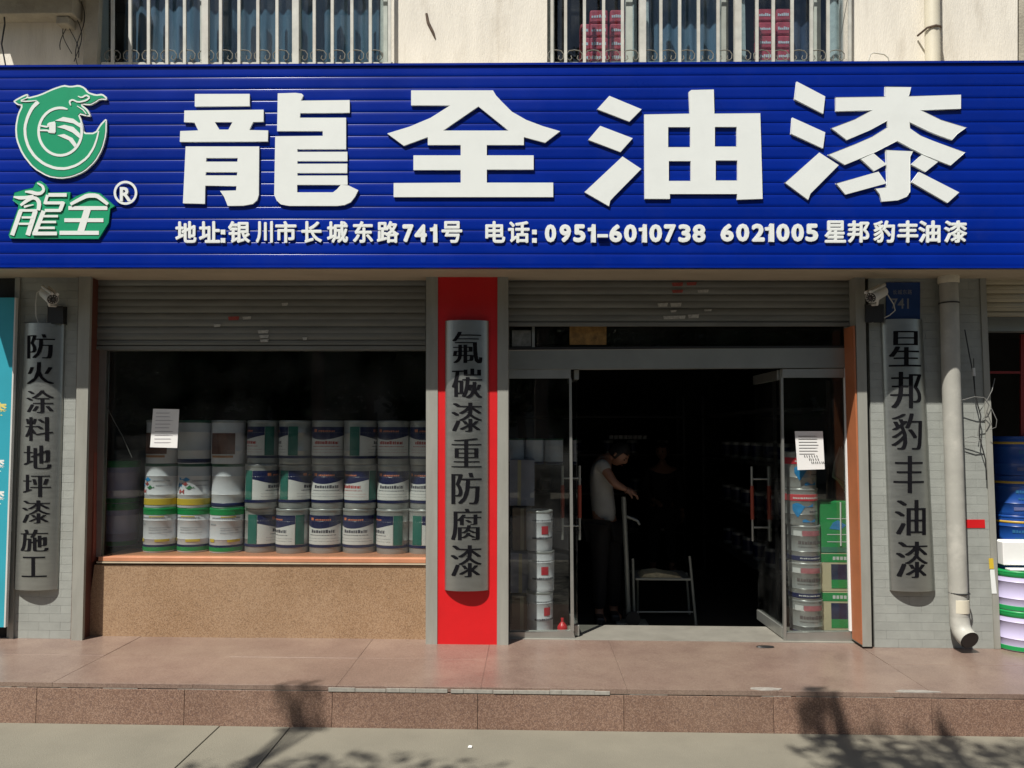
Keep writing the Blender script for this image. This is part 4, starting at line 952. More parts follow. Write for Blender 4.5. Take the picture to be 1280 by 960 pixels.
def make_pail(kind, r=.142, h=.372, label='', cat='paint pail'):
    rn = random.Random(hash(kind) % 1000 if False else sum(map(ord, kind)))
    t = thing('paint_pail', label, cat, (0, 0, 0))
    R_ = r * .992
    base = {'wavered': M_PSTEEL, 'green': M_PWHITE, 'wave': M_PSTEEL, 'plain': M_PWHITE, 'mixed': M_PWHITE, 'lav': M_PLAV, 'blue': M_PBLUE, 'redband': M_PSTEEL, 'metal': M_PSTEEL, 'dim': M_PWHITE, 'whitebox': M_PWHITE, 'dull': M_PWHITE}[kind]
    MB().lathe(body_prof(r, h), 40).build('body', base, t, smooth=True)
    lidm = {'green': M_PGREEN, 'plain': mat('lid_dgreen', (.02, .10, .06), .4), 'mixed': mat('lid_dgreen', (0, 0, 0)), 'lav': M_PGREEN, 'blue': M_PBLUE}.get(kind, M_PSTEEL)
    MB().lathe([(r * .97, h * .935), (r * 1.0, h * .94), (r * 1.01, h * .955), (r * 1.01, h * .985), (r * .99, h * .997), (r * .93, h), (r * .90, h * .985), (.001, h * .983)], 40).build('lid', lidm, t, smooth=True)
    mb = MB()
    if kind == 'green':
        mb.lathe([(r * .99, h * .845), (r * 1.002, h * .85), (r * 1.002, h * .935), (r * .99, h * .938)], 40).build('green_band', M_PGREEN, t, smooth=True)
        MB().lathe([(r * .966, h * .03), (r * .985, h * .035), (r * .985, h * .115), (r * .966, h * .12)], 40).build('green_base', M_PGREEN, t, smooth=True)
        MB().lathe([(r * .966, h * .122), (r * .981, h * .123), (r * .981, h * .17), (r * .966, h * .172)], 40).build('navy_line', M_PNAVY, t, smooth=True)
        mb = MB(); mb.patch(r * .998, .1, .95, h * .24, h * .30, 8, 0); mb.patch(r * .998, -1.1, -.7, h * .24, h * .31, 4, 0); mb.patch(r * .998, -.3, .6, h * .79, h * .82, 6, 0)
        mb.build('yellow_mark', M_PYEL, t)
        mb = MB(); text_rows(mb, r * .998, [(h * .77, .012, -.9, .9, 0), (h * .62, .01, -1.1, -.6, 0), (h * .55, .006, -.3, 1.0, 0), (h * .5, .006, -.3, .8, 0), (h * .44, .006, -.3, 1.1, 0)], rn); mb.build('print', mat('print_grey', (.25, .27, .3), .6), t)
    elif kind in ('wave', 'wavered'):
        lab = MB().patch(r * .9935, -1.75, 1.25, h * .20, h * .74, 24).build('label', M_LABEL, t, smooth=True)
        MB().patch(r * .997, -1.75, 1.25, lambda u: h * (.66 - .10 * math.sin(math.pi * u) ** 1.3), h * .855, 24).build('blue_wave', M_PNAVY, t, smooth=True)
        MB().patch(r * .997, 1.28, 1.85, h * .20, h * .86, 10).build('teal_stripe', M_PTEAL, t, smooth=True)
        MB().patch(r * .997, -2.4, -1.78, h * .20, h * .86, 10).build('teal_stripe', M_PTEAL, t, smooth=True)
        MB().lathe([(r * .966, h * .13), (r * .995, h * .135), (r * .995, h * .185), (r * .966, h * .19)], 40).build('navy_rim', M_PNAVY, t, smooth=True)
        mb = MB(); text_rows(mb, r * .996, [(h * .46, .028, -.8, .75, 0), (h * .40, .008, -.95, .85, 0), (h * .33, .0035, -1.2, 1.1, 0), (h * .27, .0035, -1.2, 1.1, 0)], rn); mb.build('print', M_TXTR if kind == 'wavered' else M_TXT, t)
        mb = MB(); mb.patch(r * .9985, -.85, -.62, h * .74, h * .80, 4); text_rows(mb, r * .9985, [(h * .74, .014, -.5, .5, 0)], rn); mb.build('emblem', mat('emblem_orange', (.6, .2, .1), .5), t)
        bm_ = [c for c in t.children if c.name.startswith('emblem')]
    elif kind == 'dull':
        MB().patch(r * .998, -1.0, .6, h * .22, h * .70, 14).build('brown_panel', mat('panel_brown', (.12, .05, .035), .6, var=.3, scale=14), t)
        MB().patch(r * .9985, -.9, .5, h * .14, h * .19, 12).build('tan_line', mat('tan_ink', (.4, .2, .09), .6), t)
    elif kind == 'plain':
        MB().lathe([(r * .966, h * .02), (r * .985, h * .03), (r * .985, h * .10), (r * .966, h * .11)], 40).build('navy_line', M_PNAVY, t, smooth=True)
    elif kind == 'mixed':
        MB().lathe([(r * .966, h * .06), (r * .99, h * .065), (r * .99, h * .20), (r * .966, h * .205)], 40).build('yellow_base', M_PYEL, t, smooth=True)
        for q_, (nm, m_q, a_, b_, zz, hh_) in enumerate((('blue_mark', M_SKY, -1.2, -.45, .62, .05), ('red_mark', mat('dull_red_ink', (.30, .05, .05), .5, var=.3, scale=40), -.95, -.55, .52, .05), ('green_mark', mat('dull_green_ink', (.04, .2, .08), .5, var=.3, scale=40), -.7, -.2, .44, .05), ('blue_mark', M_SKY, -1.3, -1.0, .48, .07), ('brown_mark', M_TXTR, -1.2, -.8, .34, .06))):
            MB().patch(r * (.998 + .0004 * q_), a_, b_, lambda u: h * (zz + .02 * math.sin(u * 7 + q_)), lambda u: h * (zz + hh_ + .025 * math.cos(u * 9 + q_)), 8).build(nm, m_q, t)
        mb = MB(); text_rows(mb, r * .998, [(h * .60, .012, -.3, .7, 0), (h * .50, .008, -.1, .8, 0), (h * .28, .006, -.5, .7, 0)], rn); mb.build('print', mat('print_grey', (.25, .27, .3), .6), t)
    elif kind == 'lav':
        MB().lathe([(r * .985, h * .84), (r * 1.002, h * .85), (r * 1.002, h * .935), (r * .985, h * .938)], 40).build('green_band', M_PGREEN, t, smooth=True)
        MB().lathe([(r * .966, h * .015), (r * .985, h * .02), (r * .985, h * .115), (r * .966, h * .12)], 40).build('green_base', M_PGREEN, t, smooth=True)
    elif kind == 'blue':
        MB().lathe([(r * .985, h * .80), (r * 1.004, h * .81), (r * 1.004, h * .85), (r * .985, h * .86)], 40).build('gold_line', M_GOLD, t, smooth=True)
        mb = MB(); mb.patch(r * .998, .1, .5, h * .50, h * .66, 5); mb.build('label', M_LABEL, t)
        mb = MB(); text_rows(mb, r * .998, [(h * .56, .03, -1.1, -.1, 0), (h * .40, .02, -1.0, .1, 0)], rn); mb.build('print', mat('dull_blue_ink', (.02, .12, .26), .5), t)
        MB().patch(r * .998, -1.2, 1.2, lambda u: h * (.12 + .06 * u), lambda u: h * (.21 - .01 * u), 16).build('pale_swoosh', mat('swoosh', (.10, .12, .26), .5), t)
    elif kind == 'redband':
        MB().lathe([(r * .985, h * .66), (r * .999, h * .665), (r * .999, h * .835), (r * .985, h * .84)], 40).build('red_band', M_PRED, t, smooth=True)
        mb = MB(); mb.prism([(0, 0), (0, 0.001), (0.001, 0)], 0, .001) if False else None
        MB().patch(r * .998, -.95, .35, lambda u: h * (.50 - .30 * (1 - min(1, abs(u - .25) * 3)) ** 1), lambda u: h * (.56 + .05 * math.sin(u * 7)), 18).build('blue_splash', M_SKY, t)
        MB().patch(r * .998, -.35, .5, h * .09, lambda u: h * (.14 + .03 * math.sin(u * 8)), 12).build('blue_splash', M_SKY, t)
        mb = MB(); text_rows(mb, r * .998, [(h * .36, .014, .1, .8, 0)], rn); mb.build('print', M_TXT, t)
        mb = MB(); text_rows(mb, r * 1.001, [(h * .72, .018, -.9, .9, 0)], rn); mb.build('band_print', M_LABEL, t)
    elif kind == 'metal':
        MB().patch(r * .9985, -.55, .75, h * .72, h * .86, 12).build('red_patch', mat('patch_red', (.42, .14, .16), .5, var=.2, scale=40), t)
        MB().patch(r * .9985, -1.1, -.58, h * .72, h * .86, 6).build('white_patch', M_LABEL, t)
        MB().lathe([(r * .966, h * .05), (r * .99, h * .055), (r * .99, h * .17), (r * .966, h * .175)], 40).build('navy_base', M_PNAVY, t, smooth=True)
        mb = MB(); text_rows(mb, r * .9975, [(h * .50, .035, -.8, .8, 0), (h * .42, .008, -.8, .8, 0)], rn); mb.build('print', mat('print_dull', (.12, .1, .1), .6, var=.3, scale=50), t)
        mb = MB(); text_rows(mb, r * .993, [(h * .10, .014, -.7, .7, 0)], rn); mb.build('base_print', M_LABEL, t)
    elif kind == 'whitebox':
        MB().patch(r * .998, -.2, .35, h * .42, h * .62, 6).build('red_square', M_PRED, t)
        mb = MB(); text_rows(mb, r * .998, [(h * .30, .02, -.9, .9, 0), (h * .75, .01, -.9, .9, 0)], rn); mb.build('print', M_TXT, t)
    # wire handle lying against the side
    hp = [(r * 1.0 * math.cos(a), r * 1.03 * math.sin(a) * 1.0, h * .86 - .08 * math.sin(-a)) for a in [-(math.pi) * k / 14 for k in range(15)]] if kind in () else None
    for s in (-1, 1): pass
    return t
def copy_tree(o, parent=None):
    c = o.copy(); COL.objects.link(c)
    if parent is not None: c.parent = parent; c.matrix_parent_inverse = o.matrix_parent_inverse.copy()
    for ch in list(o.children): copy_tree(ch, c)
    return c
PROTO = {}
def put(kind, loc, rz, label, group, s=1.0):
    if kind not in PROTO: PROTO[kind] = o = make_pail(kind)
    else: o = copy_tree(PROTO[kind])
    if o is PROTO[kind] and 'used' in o.keys(): pass
    o.location = loc; o.rotation_euler = (0, 0, rz); o.scale = (s, s, s)
    o['label'] = label; o['category'] = 'paint pail'; o['group'] = group
    return o
# display window pails: columns
YPail = .50
colx = [201, 241, 282.5, 325.5, 366, 407.5, 449, 491, 531.5]
ord_ = ['first', 'second', 'third', 'fourth', 'fifth', 'sixth', 'seventh', 'eighth', 'ninth']
Hh = .372
kinds = {0: ['green', 'mixed', 'dull'], 1: ['green', 'mixed', 'plain'], 2: ['green', 'plain', 'dull']}
rots = [[0.1, .3, 0], [-.2, .6, 0], [.3, .1, .2], [1.7, 1.65, -.9], [-.8, 1.5, -1.3], [0, .1, .1], [0.05, -.5, 1.9], [-.95, .05, .12], [1.55, -.2, .1]]
rown = ['bottom', 'middle', 'top']
desc = {'green': 'window pail with bright green lid', 'mixed': 'window pail with yellow base', 'plain': 'plain white window pail', 'wave': 'window pail with navy wave label', 'dim': 'steel pail', 'dull': 'window pail with brown panel', 'wavered': 'window pail with navy wave and red print'}
for ci, px in enumerate(colx):
    cx = X(px, YPail - .02, 660)
    for k in range(3):
        kd = kinds[ci][k] if ci in kinds else 'wave'
        if (ci, k) in ((5, 2), (7, 2), (8, 2), (6, 1), (3, 2)): kd = 'wavered'
        put(kd, (cx + random.uniform(-.006, .006), YPail + random.uniform(-.02, .02), SILL + k * (Hh + .002)), rots[ci][k] + random.uniform(-.16, .16),
            f'{desc[kd]}, {rown[k]} row, {ord_[ci]} column from the left', 'pails stacked in three rows behind the display window')
# dim column further left and behind
for k in range(2):
    put('lav', (X(148, .62, 660), .66, SILL + .02 + k * Hh), 0.4, ['dim lavender pail with green lid at the dark left end of the display window', 'dim lavender pail stacked on another at the dark left end of the display window'][k], 'dim pails left in the display window')
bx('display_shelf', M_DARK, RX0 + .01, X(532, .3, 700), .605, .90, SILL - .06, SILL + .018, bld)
# second row behind top
for ci in (0, 1, 2): 
    cx = X(colx[ci], .4, 560)
# right side light column
xr = X(1003.5, .45, 700)
ks = ['metal', 'metal', 'metal', 'redband', 'redband']; hh5 = .302
for k in range(5):
    s = hh5 / .374
    o = put(ks[k], (xr - .012 * (k > 2) - .004 * k, .40, PZ + .006 + k * hh5), [.1, 0, .15, .1, .3][k], f'{["steel pail with red patch", "steel pail with red band and blue splash"][k > 2]}, {["lowest", "second", "third", "fourth", "topmost"][k]} behind right side glass', 'pails stacked behind the right side glass', s)
    o.scale = (.138 / .142 * .96, .138 / .142 * .96, s)
# left side light column
for k, px in enumerate((644, 668, 692)):
    o = put('plain', (X(px, .85, 560), .86, Z(580, .85)), .3 * k, f'{["left", "middle", "right"][k]} dim pail of the upper row behind the left side glass', 'dim pails in the upper row behind the left side glass', .62)
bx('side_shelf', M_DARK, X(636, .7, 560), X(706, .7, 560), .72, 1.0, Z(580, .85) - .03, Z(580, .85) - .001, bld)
xl = X(672, .5, 660)
for k in range(3):
    o = put('whitebox', (xl + (.02, .03, .015, -.01)[k], .46, PZ + .006 + k * .335), [.5, .2, .35, .2][k], f'white pail with red square, {["lowest", "middle", "topmost"][k]} behind left side glass', 'pails stacked behind the left side glass')
    o.scale = (.8, .8, .335 / .374)
# right shop blue pails
for k in range(5):
    put('blue', (X(1272, .55, 640), .58, PZ + .0 + k * .33), .2 * k, f'royal blue pail with gold line, {["lowest", "second", "third", "fourth", "fifth", "topmost"][k]} at the right edge', 'blue pails in the neighbouring shop').scale = (1.2, 1.2, .33 / .374)
for k in range(2):
    o = put('lav', (X(1277, .06, 770), .09, PZ + .004 + k * .305 - .0), .3, ['lower lavender pail with green lid standing outside at the right edge', 'upper lavender pail with green lid standing outside at the right edge'][k], 'lavender pails outside the neighbouring shop')
    o.scale = (1.30, 1.30, .305 / .374)
zc = PZ + .004 + .61
t = thing('white_carton', 'white printed carton on top of the lavender pails at the right edge', 'carton', (X(1280, .1, 700), .1, zc))
bx('box', M_PAPER, X(1257, .0, 700), X(1257, .0, 700) + .34, .03, .20, zc + .03, zc + .21, t, bevel=.006)
bx('flap', M_PAPER, X(1257, .0, 700) + .01, X(1257, .0, 700) + .33, -.04, .028, zc + .0, zc + .012, t, bevel=.002)


# cartons behind right side glass
M_CREAM = mat('carton_cream', (.56, .50, .33), .6, var=.05); M_CG = mat('carton_green', (.02, .30, .08), .5, var=.12, scale=8)
def carton(y0, y1, kind, lab):
    Yc = .36; a, b = X(1026, Yc, (y0 + y1) / 2), X(1026, Yc, 700) + .36
    t = thing('paint_carton', lab, 'carton', ((a + b) / 2, Yc + .15, Z(y1, Yc, 1050)), group='cartons stacked behind the right side glass')
    z0, z1 = Z(y1, Yc, 1050), Z(y0, Yc, 1050)
    bx('box', M_CREAM if kind else M_CG, a, b, Yc, Yc + .3, z0 + .002, z1 - .002, t, bevel=.004)
    if kind:
        bx('green_band', M_CG, a + .001, b - .001, Yc - .0015, Yc - .0003, z1 - .075, z1 - .006, t)
        cx = a + .16; 
        bx('picture', mat('carton_navy', (.02, .03, .08), .4, var=.3, scale=12), cx - .075, cx + .09, Yc - .002, Yc - .0004, z0 + .07, z1 - .09, t)
        bx('picture_base', M_CG, cx - .075, cx + .09, Yc - .0025, Yc - .0005, z0 + .03, z0 + .10, t)
        mb = MB()
        for k in range(4): mb.box(a + .1 + k * .03, a + .122 + k * .03, Yc - .0022, Yc - .0017, z1 - .055, z1 - .028)
        mb.build('print', M_LABEL, t)
    else:
        for k, zz in enumerate((.09, .15, .28)): bx('stripe', M_LABEL, a + .05, a + .21, Yc - .002, Yc - .0004, z0 + zz, z0 + zz + .006, t)
        MB().prism([(a + .07, z0 + .20), (a + .16, z0 + .19), (a + .21, z0 + .23), (a + .14, z0 + .27), (a + .10, z0 + .25)], Yc - .002, Yc - .0005).build('blue_shape', M_SKY, t)
        bx('teal_band', mat('carton_teal', (.05, .2, .13), .5), a + .001, b - .001, Yc - .0015, Yc - .0002, z0 + .006, z0 + .05, t)
        m_ = MB(); m_.tube([(a + .165, Yc - .004, z1 - .004), (a + .16, Yc - .004, z0 + .06)], .006, 6); m_.build('strap', M_PAPER, t)
carton(627, 691.5, 0, 'bright green carton with blue shape, on top of the cream cartons')
carton(691.5, 740, 1, 'cream carton with a green band in the middle of the carton stack')
carton(740, 789.5, 1, 'cream carton with a green band at the bottom of the carton stack')
# cartons left side light (dim)
M_CB = mat('carton_brown', (.30, .22, .14), .8, var=.15); M_CGR = mat('carton_grey', (.36, .36, .42), .8, var=.15)
for k, (x0, x1, y0, y1, m, lab) in enumerate(((636, 668, 575, 634, M_CGR, 'grey blue carton, top of the dim stack at the left side glass'), (640, 664, 636, 690, M_CB, 'brown carton, second from top in the dim stack at the left side glass'), (638, 664, 692, 742, M_CGR, 'grey carton, third from top in the dim stack at the left side glass'), (640, 668, 744, 788, M_CB, 'brown carton at the bottom of the dim stack at the left side glass'))):
    t = thing('carton', lab, 'carton', P((x0 + x1) / 2, y1, .5), group='dim cartons behind the left side glass')
    a, b = X(x0, .48, 700), X(x1, .48, 700)
    bx('box', m, a, b, .62 - .05 * k, .9, Z(y1, .5) + .001, Z(y0, .5) - .001, t, bevel=.004); bx('tape', M_CREAM, a + .07, a + .10, .6180 - .05 * k, .6195 - .05 * k, Z(y1, .5) + .003, Z(y0, .5) - .003, t)
# red bottle
c = P(703, 788, .33)
o = MB().lathe([(.001, 0), (.038, 0), (.042, .01), (.042, .06), (.03, .08), (.012, .10), (.012, .13), (.001, .132)], 20).build('red_bottle', mat('bottle_red', (.6, .02, .03), .35), None, smooth=True)
o.location = (c.x, .33, PZ + .006); tag(o, 'small red bottle on the floor behind the left side glass', 'bottle')

# ---------- inside the shop
def skin_obj(name, verts, edges, radii, m, parent, root=0, sub=2):
    me = bpy.data.meshes.new(name); me.from_pydata(verts, edges, []); me.materials.append(m)
    o = link(name, me, parent)
    md = o.modifiers.new('skin', 'SKIN'); md.use_smooth_shade = True
    for i, r in enumerate(radii):
        sv = me.skin_vertices[0].data[i] if me.skin_vertices else None
        if sv: sv.radius = (r, r) if not isinstance(r, tuple) else r; sv.use_root = (i == root)
    sb = o.modifiers.new('sub', 'SUBSURF'); sb.levels = sub; sb.render_levels = sub
    return o
def skin_body(name, verts, edges, radii, m, parent, root=0):
    bm = bmesh.new(); lay = bm.verts.layers.skin.verify(); vs = [bm.verts.new(v) for v in verts]
    for a, b in edges: bm.edges.new((vs[a], vs[b]))
    for v, r in zip(vs, radii): v[lay].radius = r if isinstance(r, tuple) else (r, r)
    vs[root][lay].use_root = True
    me = bpy.data.meshes.new(name); bm.to_mesh(me); bm.free(); me.materials.append(m)
    o = link(name, me, parent); md = o.modifiers.new('skin', 'SKIN'); md.use_smooth_shade = True; md.branch_smoothing = .3
    sb = o.modifiers.new('sub', 'SUBSURF'); sb.levels = 2; sb.render_levels = 2
    return o
M_SKIN = mat('skin', (.27, .14, .09), .5, var=.05); M_SHIRT = mat('shirt_grey_white', (.34, .35, .33), .85, var=.08, scale=12, bump=.3, bscale=25)
M_TROU = mat('dark_trousers', (.007, .006, .006), .85); M_HAIR = mat('black_hair', (.01, .009, .008), .6, var=.3, scale=60)
M_DCLO = mat('dark_clothes', (.008, .008, .009), .85)
def head(t, c, yaw, pit, s=1.0):
    """head with face features, centre c, looking along local -y turned by yaw, nodded by pit"""
    M = Matrix.Translation(c) @ Matrix.Rotation(yaw, 4, 'Z') @ Matrix.Rotation(pit, 4, 'X')
    def obj(name, prim, m):
        me = prim.mesh(name, True, [m], 80); me.transform(M); return link(name, me, t)
    b = MB(); seg, rings = 24, 16; vs = []
    for i in range(rings + 1):
        th = math.pi * i / rings; z = math.cos(th)
        for k in range(seg):
            ph = 2 * math.pi * k / seg; x = math.sin(th) * math.cos(ph); y = math.sin(th) * math.sin(ph)
            w_ = 1 - .28 * max(0, -z) ** 1.2; X_, Y_, Z_ = x * .076 * w_, y * .097 * (1 - .15 * max(0, -z)), z * .118
            if y < 0:
                nose = math.exp(-((x / .16) ** 2) - ((z + .10) / .22) ** 2) * .022; Y_ -= nose
                eye = (math.exp(-(((abs(x) - .42) / .17) ** 2) - ((z - .05) / .12) ** 2)) * .010; Y_ += eye
                lip = math.exp(-((x / .33) ** 2) - ((z + .52) / .06) ** 2) * .006; Y_ -= lip
                Y_ -= math.exp(-((x / .3) ** 2) - ((z + .85) / .16) ** 2) * .010
            vs.append((X_ * s, Y_ * s, Z_ * s))
    fs = [(i * seg + k, (i + 1) * seg + k, (i + 1) * seg + (k + 1) % seg, i * seg + (k + 1) % seg) for i in range(rings) for k in range(seg)]
    return M, b.add(vs, fs), obj
def add_head(t, c, yaw, pit):
    M, b, obj = head(t, c, yaw, pit)
    h = obj('head', b, M_SKIN)
    def sub(name, mb, m):
        me = mb.mesh(name, True, [m], 80); me.transform(M); return link(name, me, h)
    hb = MB(); seg, rings = 24, 10; vs = []
    for i in range(rings + 1):
        th = math.pi * .62 * i / rings
        for k in range(seg):
            ph = 2 * math.pi * k / seg; y = math.sin(th) * math.sin(ph); cut = 1.0 if y > -.35 else .0
            zz = math.cos(th) if y > -.45 else max(math.cos(th), .42)
            vs.append((math.sin(th) * math.cos(ph) * .084, y * .105 * (1 if y > -.45 else .93) + .006, zz * .128 + .004))
    hb.add(vs, [(i * seg + k, (i + 1) * seg + k, (i + 1) * seg + (k + 1) % seg, i * seg + (k + 1) % seg) for i in range(rings) for k in range(seg)])
    sub('hair', hb, M_HAIR)
    for s in (-1, 1):
        e = MB(); e.lathe([(.001, .022), (.010, .018), (.014, .004), (.010, -.016), (.001, -.022)], 10, c=(s * .078, .01, -.005)); sub('ear', e, M_SKIN)
        e = MB(); e.lathe([(.001, .009), (.007, .006), (.009, 0), (.007, -.006), (.001, -.009)], 10, c=(s * .031, -.083, .006)); sub('eye', e, M_INK)
        e = MB(); e.tube([(s * .016, -.095, .026), (s * .030, -.096, .031), (s * .046, -.088, .026)], .003, 5); sub('eyebrow', e, M_HAIR)
    e = MB(); e.tube([(-.022, -.091, -.060), (0, -.097, -.060), (.022, -.091, -.060)], .0035, 5); sub('mouth', e, mat('lips', (.28, .1, .08), .5))
def hand(t, w, d, palm_n, curl=.9, s=1.0):
    """five fingered hand: wrist w, direction d, palm normal"""
    d = d.normalized(); n = (palm_n - d * palm_n.dot(d)).normalized(); sd = d.cross(n)
    vs = [w - d * .02, w + d * .03, w + d * .075]; ed = [(0, 1), (1, 2)]; rad = [.024, (.034), (.036)]
    for k, (off, L) in enumerate(((-.032, .068), (-.011, .078), (.011, .072), (.031, .056))):
        p = w + d * .085 + sd * off; i = len(vs); vs.append(p); ed.append((2, i)); rad.append(.010)
        dd = d.copy()
        for j in range(3):
            dd = (dd * math.cos(curl * .75) + n * math.sin(curl * .75)) if j else dd
            dd.normalize(); p = p + dd * L * (.42, .33, .25)[j]; vs.append(p); ed.append((i, len(vs) - 1)); i = len(vs) - 1; rad.append((.0092, .0085, .0075)[j])
            n2 = (n - dd * n.dot(dd)); n = n if n2.length < .1 else n
    p = w + d * .03 - sd * .03 + n * .01; i = len(vs); vs.append(p); ed.append((1, i)); rad.append(.013)
    for j, L in enumerate((.034, .028)):
        dd = (d * .7 - sd * .5 + n * .5 * (j + .6)).normalized(); p = p + dd * L; vs.append(p); ed.append((i, len(vs) - 1)); i = len(vs) - 1; rad.append((.010, .0085)[j])
    return vs, ed, rad
def V(px, py, Y): return P(px, py, Y)
# person 1: grey white polo, leaning to the right
YP = 1.55
t = thing('person', 'person in a grey white short sleeved shirt and dark trousers leaning over in the doorway', 'person', (X(758, YP, 700), YP, IZ))
hip = V(756, 652, YP); chest = V(750, 600, YP - .02); sh = V(755, 577, YP - .03); neck = V(763, 571, YP - .04); hd = V(774, 568, YP - .06)
footL = Vector((X(748, YP, 780), YP - .05, IZ + .05)); footR = Vector((X(768, YP, 780), YP + .08, IZ + .05))
kneeL = V(750, 712, YP - .06); kneeR = V(768, 710, YP + .05)
verts = [hip, V(754, 628, YP), chest, sh, neck, V(768, 569, YP - .05),
  V(750, 662, YP - .08), kneeL, footL, footL + Vector((.04, -.14, -.02)), V(764, 662, YP + .08), kneeR, footR, footR + Vector((.05, -.13, -.02)),
  V(752, 580, YP - .20), V(768, 604, YP - .26), V(783, 612, YP - .22), V(749, 580, YP + .16), V(762, 605, YP + .17), V(781, 611, YP + .02)]
edges = [(0, 1), (1, 2), (2, 3), (3, 4), (4, 5), (0, 6), (6, 7), (7, 8), (8, 9), (0, 10), (10, 11), (11, 12), (12, 13), (3, 14), (14, 15), (15, 16), (3, 17), (17, 18), (18, 19)]
radii = [(.145, .12), (.14, .115), (.155, .12), (.13, .10), .055, .05, .095, .06, .045, .035, .095, .06, .045, .035, .058, .042, .028, .058, .042, .028]
body = skin_body('body', verts, edges, radii, M_SKIN, t)
# clothes as slightly larger skins
skin_body('shirt', [hip + Vector((0, 0, -.06)), verts[1], chest, sh, verts[14], (verts[14] * .45 + verts[15] * .55), verts[17], (verts[17] * .45 + verts[18] * .55), sh * .6 + neck * .4], [(0, 1), (1, 2), (2, 3), (3, 4), (4, 5), (3, 6), (6, 7), (3, 8)], [(.165, .135), (.16, .13), (.172, .135), (.145, .112), .072, .062, .072, .062, .075], M_SHIRT, t)
skin_body('trousers', [hip + Vector((0, 0, -.03)), verts[6], kneeL, footL + Vector((0, 0, .05)), verts[10], kneeR, footR + Vector((0, 0, .05))], [(0, 1), (1, 2), (2, 3), (0, 4), (4, 5), (5, 6)], [(.158, .13), .112, .078, .066, .112, .078, .066], M_TROU, t)
add_head(t, hd, R(62), R(42))
for w_, e_, pn in ((verts[16], verts[15], Vector((0, .3, -1))), (verts[19], verts[18], Vector((0, -.3, -1)))):
    vs_, ed_, rd_ = hand(t, w_, (w_ - e_), pn); skin_body('hand', vs_, ed_, rd_, M_SKIN, t, 0)
for f_ in (footL, footR):
    o = MB().box(-.045, .045, -.20, .06, -.05, .03).build('shoe', M_BLACK, t, bevel=.025); o.location = (f_.x - t.location.x + t.location.x, f_.y, f_.z) ; o.matrix_parent_inverse = parent_world(t).inverted()
# person 2: standing in dark clothes
YQ = 4.0
t = thing('person', 'person in dark clothes standing barely visible deep inside the dark shop', 'person', (X(826, YQ, 700), YQ, IZ))
hip = Vector((X(828, YQ, 690), YQ, IZ + .90)); sh = Vector((X(828, YQ, 600), YQ, IZ + 1.36)); neck = sh + Vector((0, -.01, .08)); hd = neck + Vector((-.01, -.03, .16))
verts = [hip, hip + Vector((0, 0, .2)), sh + Vector((0, 0, -.14)), sh, neck, neck + Vector((0, -.01, .06)),
 hip + Vector((-.10, 0, -.1)), hip + Vector((-.11, -.02, -.44)), hip + Vector((-.12, .02, -.80)), hip + Vector((-.13, -.11, -.82)),
 hip + Vector((.10, 0, -.1)), hip + Vector((.11, -.02, -.44)), hip + Vector((.12, .02, -.80)), hip + Vector((.14, -.11, -.82)),
 sh + Vector((-.19, 0, -.02)), sh + Vector((-.25, -.05, -.30)), sh + Vector((-.14, -.26, -.38)), sh + Vector((.19, 0, -.02)), sh + Vector((.25, .02, -.30)), sh + Vector((.24, -.06, -.54))]
radii = [(.14, .11), (.13, .105), (.15, .11), (.12, .09), .055, .05, .09, .06, .042, .032, .09, .06, .042, .032, .058, .042, .028, .058, .042, .028]
skin_body('body', verts, edges, radii, M_SKIN, t)
skin_body('jacket', [hip + Vector((0, 0, -.10)), verts[1], verts[2], sh, verts[14], verts[15], verts[16] * .9 + verts[15] * .1, verts[17], verts[18], verts[19] * .9 + verts[18] * .1], [(0, 1), (1, 2), (2, 3), (3, 4), (4, 5), (5, 6), (3, 7), (7, 8), (8, 9)], [(.165, .13), (.155, .125), (.17, .13), (.14, .11), .074, .058, .046, .074, .058, .046], M_DCLO, t)
skin_body('trousers', [hip + Vector((0, 0, -.03)), verts[6], verts[7], verts[8] + Vector((0, 0, .05)), verts[10], verts[11], verts[12] + Vector((0, 0, .05))], [(0, 1), (1, 2), (2, 3), (0, 4), (4, 5), (5, 6)], [(.158, .13), .11, .078, .064, .11, .078, .064], M_DCLO, t)
add_head(t, hd, R(-25), R(8))
for w_, e_, pn in ((verts[16], verts[15], Vector((0, 0, -1))), (verts[19], verts[18], Vector((-1, 0, 0)))):
    vs_, ed_, rd_ = hand(t, w_, (w_ - e_), pn); skin_body('hand', vs_, ed_, rd_, M_SKIN, t, 0)
# trolley post with bent handle
YC = 1.38
t = thing('hand_truck', 'upright steel hand truck frame with a bent handle under the leaning person hands', 'hand truck', P(786, 776, YC))
M_TUBE = mat('dull_steel_tube', (.30, .32, .29), .4, .5, var=.1)
def tb(name, pts, r, par, Y=YC, m=None, seg=10): return MB().tube([P(a, b, Y) if len((a, b)) == 2 else a for a, b in pts], r, seg).build(name, m or M_TUBE, par, smooth=True)
b0 = Vector((X(786, YC, 776), YC, IZ + .02)); top = P(779.5, 621, YC)
MB().tube([b0, P(783, 700, YC), top], .024, 12).build('upright', M_TUBE, t, smooth=True)
MB().tube([P(782, 645, YC), P(790, 648, YC - .02), P(797, 651, YC - .03), P(799.5, 656, YC - .03)], .014, 10).build('handle', M_TUBE, t, smooth=True)
MB().box(b0.x - .12, b0.x + .18, YC - .05, YC + .16, IZ + .001, IZ + .018).build('toe_plate', M_TUBE, t, bevel=.003)
for s in (-1, 1):
    o = MB().tube([(b0.x + .03, YC + .04 + s * .10, IZ + .07), (b0.x + .03, YC + .04 + s * .13, IZ + .07)], .07, 18).build('wheel', M_BLACK, t, smooth=True)
